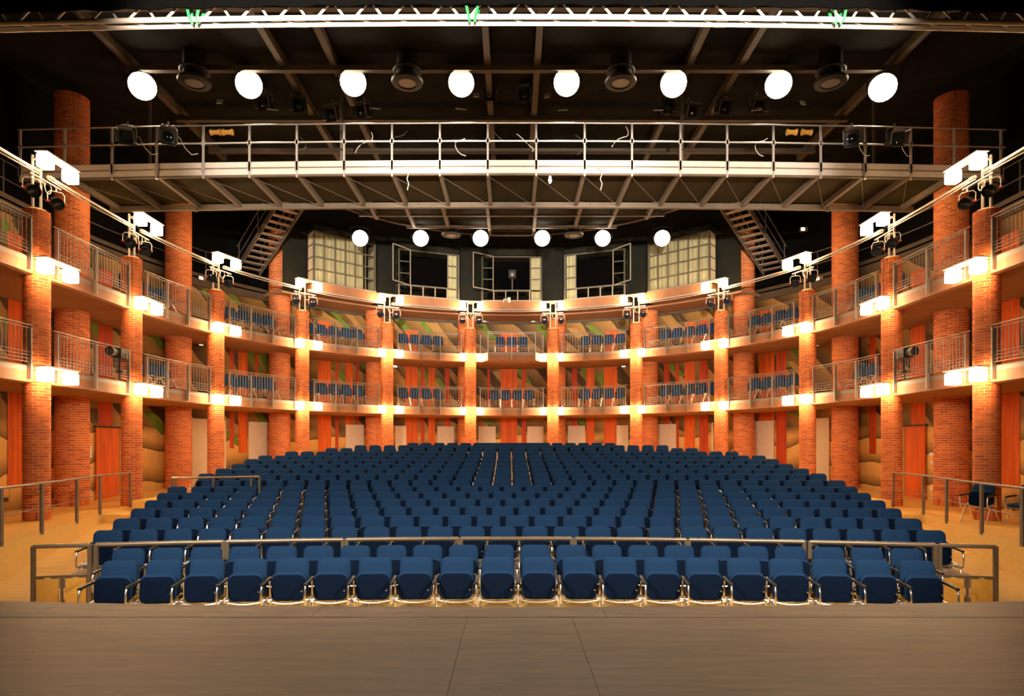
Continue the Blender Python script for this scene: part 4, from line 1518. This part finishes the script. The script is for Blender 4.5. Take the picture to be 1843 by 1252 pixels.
for k, x in enumerate((350, 733, 1117, 1495)):
    nozzle('dark round air nozzle between front floodlights, %s from the left' % ORD[k], x, 150, 17.4, ZC, 1.0)
for k, x in enumerate((812, 1033)):
    nozzle('dark round air nozzle between rear floodlights, %s of the middle' % ('left' if k == 0 else 'right'), x, 424, 25.6, ZK, 0.9)

# proscenium truss and border -------------------------------------------------------------------------------
tr = thing('lighting_truss', 'bright aluminium lattice truss across the top above the stage edge', 'truss')


def tD(X):
    return 9.0 + 0.14 * (X / 7.4) ** 2


TX = frange(-9.5, 9.5, 24)
zt0 = EYE + 6.17
for dy, dz, nm in ((0, 0, 'lower_chord'), (0.14, 0, 'rear_chord'), (0.07, 0.30, 'upper_chord')):
    MB().tube([(x, tD(x) + dy, zt0 + dz) for x in TX], 0.034, 8).build(nm, 'white_beam', tr, True)
x = -9.4
k = 0
while x < 9.3:
    y = tD(x)
    MB().tube([(x, y, zt0), (x + 0.20, y + 0.07, zt0 + 0.30)], 0.018, 6).build('lattice_bar', 'white_beam', tr, True)
    MB().tube([(x + 0.20, y + 0.07, zt0 + 0.30), (x + 0.40, y, zt0)], 0.018, 6).build('lattice_bar', 'white_beam', tr, True)
    MB().tube([(x, y, zt0), (x + 0.25, y + 0.14, zt0)], 0.014, 6).build('lattice_bar', 'white_beam', tr, True)
    x += 0.55
    k += 1
for i, x in enumerate((347, 850, 1513)):
    p = px(x, 28, 9.0)
    g = thing('green_strap', 'green sling wrapped round the truss, %s' % ('left one', 'middle one', 'right one')[i], 'sling', (p.x, tD(p.x), zt0), 0, 'green slings on the truss')
    for sx in (-0.06, 0.06):
        MB().tube([(sx * 1.6, -0.05, 0.20), (sx, -0.05, 0.02), (sx * 0.6, 0.0, -0.055), (sx, 0.06, 0.02), (sx * 1.6, 0.1, 0.2)], 0.022, 6).build('strap', 'green_clamp', g, True)
mb = MB()
vs, fs = [], []
nn = 90
for i in range(nn + 1):
    X = -9.5 + 19 * i / nn
    zb_ = EYE + 6.265 - 0.02 * (X / 7.2) ** 2
    yo = tD(X) - 0.10 + 0.025 * math.sin(i * 1.9)
    vs += [(X, yo, zb_), (X, yo, 11.5), (X, yo - 0.02, zb_), (X, yo - 0.02, 11.5)]
for i in range(nn):
    a, b_ = 4 * i, 4 * i + 4
    fs += [(a, b_, b_ + 1, a + 1), (a + 3, b_ + 3, b_ + 2, a + 2), (a + 2, b_ + 2, b_, a)]
tag(mb.add(vs, fs).build('border_drape', 'drape'), 'black border drape hanging along the very top before the truss', 'drape')

# ------------------------------------------------------------------ control booths
SILL, HEAD = EYE + 7.12, EYE + 9.25
gal = MB()
ts = frange(2.9, 8.1, 52)
prof = [(12.35, 6.58), (12.35, 6.72), (RW, 6.72), (RW, 6.58)]
gal.loft([[tuple(ring(t, R, EYE + z)) for R, z in prof] for t in ts])
struct(gal.build('ceiling_gallery', 'soffit'), 'warm soffit slab under the control booths')
struct(uvring('wall_booth', [EYE + 6.66, EYE + 11.0], 12.33, ts, ['booth']), 'black wall between the control booths')
BW = 2.9


def window_bars(mb, xs_, zs_, y, w_=0.045):
    for x in xs_:
        mb.box(x - w_ / 2, x + w_ / 2, y, y + 0.06, zs_[0] - w_ / 2, zs_[-1] + w_ / 2)
    for z in zs_:
        mb.box(xs_[0] - w_ / 2, xs_[-1] + w_ / 2, y + 0.005, y + 0.055, z - w_ / 2, z + w_ / 2)


def curtain(x0, x1, y, z0, z1, parent):
    mb = MB()
    n = max(12, int((x1 - x0) / 0.03))
    for i in range(n + 1):
        x = x0 + (x1 - x0) * i / n
        yy = y + 0.025 * math.sin(i * 0.9) + 0.015 * math.sin(i * 0.37)
        mb.v += [(x, yy, z0), (x, yy, z1)]
    for i in range(n):
        mb.f.append([2 * i, 2 * i + 2, 2 * i + 3, 2 * i + 1])
        mb.m.append(0)
    mb.build('curtain', 'curtain', parent, 'all')


BN = ['leftmost, with drawn curtains', 'second from the left, with an open casement', 'middle one, with an open casement', 'second from the right, with an open casement', 'rightmost, with drawn curtains']
for i, a in enumerate((-40, -20, 0, 20, 40)):
    R = 11.42
    c = (R * math.sin(rad(a)), YC + R * math.cos(rad(a)), 0)
    g = thing('control_booth', 'projecting control booth with gridded windows, %s' % BN[i], 'booth', c, rad(-a), 'control booths at the rear')
    hw = BW / 2
    MB().box(-hw - 0.12, hw + 0.12, -0.06, 1.6, EYE + 6.66, SILL - 0.05).build('base', 'concrete', g)
    MB().box(-hw - 0.04, hw + 0.04, -0.03, 0.12, SILL - 0.05, SILL).build('sill', 'wframe', g)
    MB().box(-hw, hw, 0, 1.5, HEAD, HEAD + 0.3).build('roof', 'booth', g)
    MB().box(-hw, hw, 0.85, 0.9, SILL, HEAD).build('inner_wall', 'inside', g)
    for sx in (-1, 1):
        for k in range(4):
            z0 = SILL + (HEAD - SILL) * k / 4
            MB().box(*sorted((sx * hw, sx * (hw - 0.04))), 0.05, 0.62, z0 + 0.03, z0 + (HEAD - SILL) / 4 - 0.03).build('side_pane', 'curtain' if i in (0, 4) else 'inside', g)
        sm = MB()
        for k in range(5):
            z0 = SILL + (HEAD - SILL) * k / 4
            sm.box(*sorted((sx * (hw + 0.01), sx * (hw - 0.05))), 0.03, 0.64, z0 - 0.022, z0 + 0.022)
        for y in (0.0, 0.60):
            sm.box(*sorted((sx * (hw + 0.012), sx * (hw - 0.055))), y, y + 0.06, SILL, HEAD)
        sm.build('side_frame', 'frame', g)
        MB().box(*sorted((sx * hw, sx * (hw - 0.05))), 0.66, 1.5, SILL, HEAD).build('side_wall', 'booth', g)
    if i in (0, 4):
        xs_ = frange(-hw, hw, 6)
        zs_ = frange(SILL, HEAD, 4)
        fm = MB()
        window_bars(fm, xs_, zs_, 0.0)
        fr_ = fm.build('window_frame', 'frame', g)
        for p in range(6):
            for q in range(4):
                MB().box(xs_[p] + 0.02, xs_[p + 1] - 0.02, 0.025, 0.033, zs_[q] + 0.02, zs_[q + 1] - 0.02).build('pane', 'glass', fr_)
        if i == 0:
            curtain(-hw + 0.05, hw - 0.5, 0.2, SILL, HEAD, g)
        else:
            curtain(-hw + 0.05, hw - 0.05, 0.2, SILL, HEAD, g)
    else:
        z1 = SILL + 0.48
        fm = MB()
        xs_ = frange(-hw, hw, 5)
        window_bars(fm, xs_, [SILL, z1], 0.0)
        fr_ = fm.build('window_frame', 'wframe', g)
        for p in range(5):
            MB().box(xs_[p] + 0.02, xs_[p + 1] - 0.02, 0.025, 0.033, SILL + 0.02, z1 - 0.02).build('pane', 'glass', fr_)
        hing = 1 if i == 3 else -1
        zs_ = frange(z1, HEAD, 3)
        for sx in (-1, 1):
            x0, x1 = sorted((sx * hw, sx * (hw - 0.55)))
            fm = MB()
            window_bars(fm, [x0, x1], zs_, 0.0)
            f2 = fm.build('window_frame', 'frame', g)
            for q in range(3):
                MB().box(x0 + 0.02, x1 - 0.02, 0.025, 0.033, zs_[q] + 0.02, zs_[q + 1] - 0.02).build('pane', 'glass', f2)
        MB().box(-hw, hw, 0, 0.06, HEAD - 0.03, HEAD + 0.03).build('head_bar', 'frame', g)
        MB().box(-hw + 0.5, hw - 0.5, -0.02, 0.10, z1 - 0.03, z1 + 0.03).build('inner_sill', 'frame', g)
        curtain(*sorted((-hing * (hw - 0.05), -hing * (hw - 0.5))), 0.2, SILL, HEAD, g)
        # casement leaf swung out
        e0 = Vector((hing * (hw - 0.55), 0.0, 0))
        d = Vector((hing * 0.80, -0.60, 0))
        lf = MB()
        ln = 1.15
        for s0 in (0, ln):
            lf.obox(e0 + d * s0 + Vector((0, 0, z1)), e0 + d * s0 + Vector((0, 0, HEAD)), 0.045, 0.03, d)
        for z in (z1, HEAD):
            lf.obox(e0 + Vector((0, 0, z)), e0 + d * ln + Vector((0, 0, z)), 0.03, 0.045)
        lo = lf.build('casement', 'wframe', g)
        MB().obox(e0 + d * 0.03 + Vector((0, 0, (z1 + HEAD) / 2)), e0 + d * (ln - 0.03) + Vector((0, 0, (z1 + HEAD) / 2)), 0.008, HEAD - z1 - 0.05).build('pane', 'glass', lo)
# a camera head under the middle booth and a projector in its window
c = px(920, 540, 30.0)
g = thing('wall_camera', 'small white surveillance camera on the middle booth sill', 'camera', (c.x - 0.1, 30.26, c.z))
MB().box(-0.07, 0.07, -0.16, 0.0, -0.08, 0.16).build('body', 'paper', g)
MB().tube([(-0.05, 0.0, 0.1), (-0.25, 0.0, 0.12), (-0.28, 0.05, -0.05)], 0.02, 6).build('bracket', 'paper', g, True)
c = px(922, 495, 30.9)
g = thing('booth_projector', 'dark projector standing in the middle control booth window', 'projector', c)
MB().box(-0.18, 0.18, -0.15, 0.2, -0.18, 0.22).build('housing', 'duct', g)
MB().lathe([(0.10, 0.15), (0.10, 0.20), (0.06, 0.21)], 14, toY).build('lens', 'steel', g, True)
MB().tube([(0, 0, -0.18), (0, 0, -0.8)], 0.035, 8).build('stand', 'steel', g, True)

# ------------------------------------------------------------------ roof stairs
for sx, nm in ((-1, 'left'), (1, 'right')):
    a = px(447, 488, 27.0)
    bb = px(527, 362, 24.2)
    a.x *= -sx * -1 if sx > 0 else 1
    bb.x *= -sx * -1 if sx > 0 else 1
    a = Vector((sx * abs(a.x), a.y, a.z))
    bb = Vector((sx * abs(bb.x), bb.y, bb.z))
    run = bb - a
    hd = Vector((run.x, run.y, 0)).normalized()
    sd = Vector((-hd.y, hd.x, 0)) * (0.48 if sx < 0 else -0.48)
    g = thing('roof_stair', 'steel stair climbing to the roof above the %s balconies' % nm, 'stairs')
    for s_ in (-1, 1):
        MB().obox(a + sd * s_, bb + sd * s_, 0.05, 0.24).build('stringer', 'grey_beam', g)
        h = Vector((0, 0, 0.95))
        MB().tube([a + sd * s_ + h, bb + sd * s_ + h], 0.02, 6).build('handrail', 'steel', g, True)
        MB().tube([a + sd * s_ + h * 0.5, bb + sd * s_ + h * 0.5], 0.015, 6).build('crossrail', 'steel', g, True)
        for q in (0.05, 0.5, 0.95):
            p = a + run * q + sd * s_
            MB().tube([p, p + h], 0.018, 6).build('post', 'steel', g, True)
    for q in range(12):
        p = a + run * ((q + 0.5) / 12)
        MB().obox(p - sd, p + sd, 0.24, 0.035).build('tread', 'coping', g)
    L2 = [ring(t, RW + 0.25, ZW + 0.5) for t in (frange(0.0, 3.0, 10) if sx < 0 else frange(8.0, 11.0, 10))]
    r2 = thing('ledge_railing', 'thin railing on the black ledge above the painted wall at the %s' % nm, 'railing')
    for h in (0.55, 1.05):
        MB().tube([p + Vector((0, 0, h)) for p in L2], 0.018, 6).build('handrail', 'steel', r2, True)
    for p in L2[::2]:
        MB().tube([p, p + Vector((0, 0, 1.05))], 0.018, 6).build('post', 'steel', r2, True)
lp = thing('roof_lamp', 'small lit work lamp in the dark right of the roof stair', 'lamp', px(1446, 413, 26))
MB().box(-0.14, 0.14, -0.06, 0.06, -0.08, 0.08).build('housing', 'coping', lp)
MB().box(-0.12, 0.02, -0.075, -0.061, -0.06, 0.06).build('lit_face', 'exit', lp)
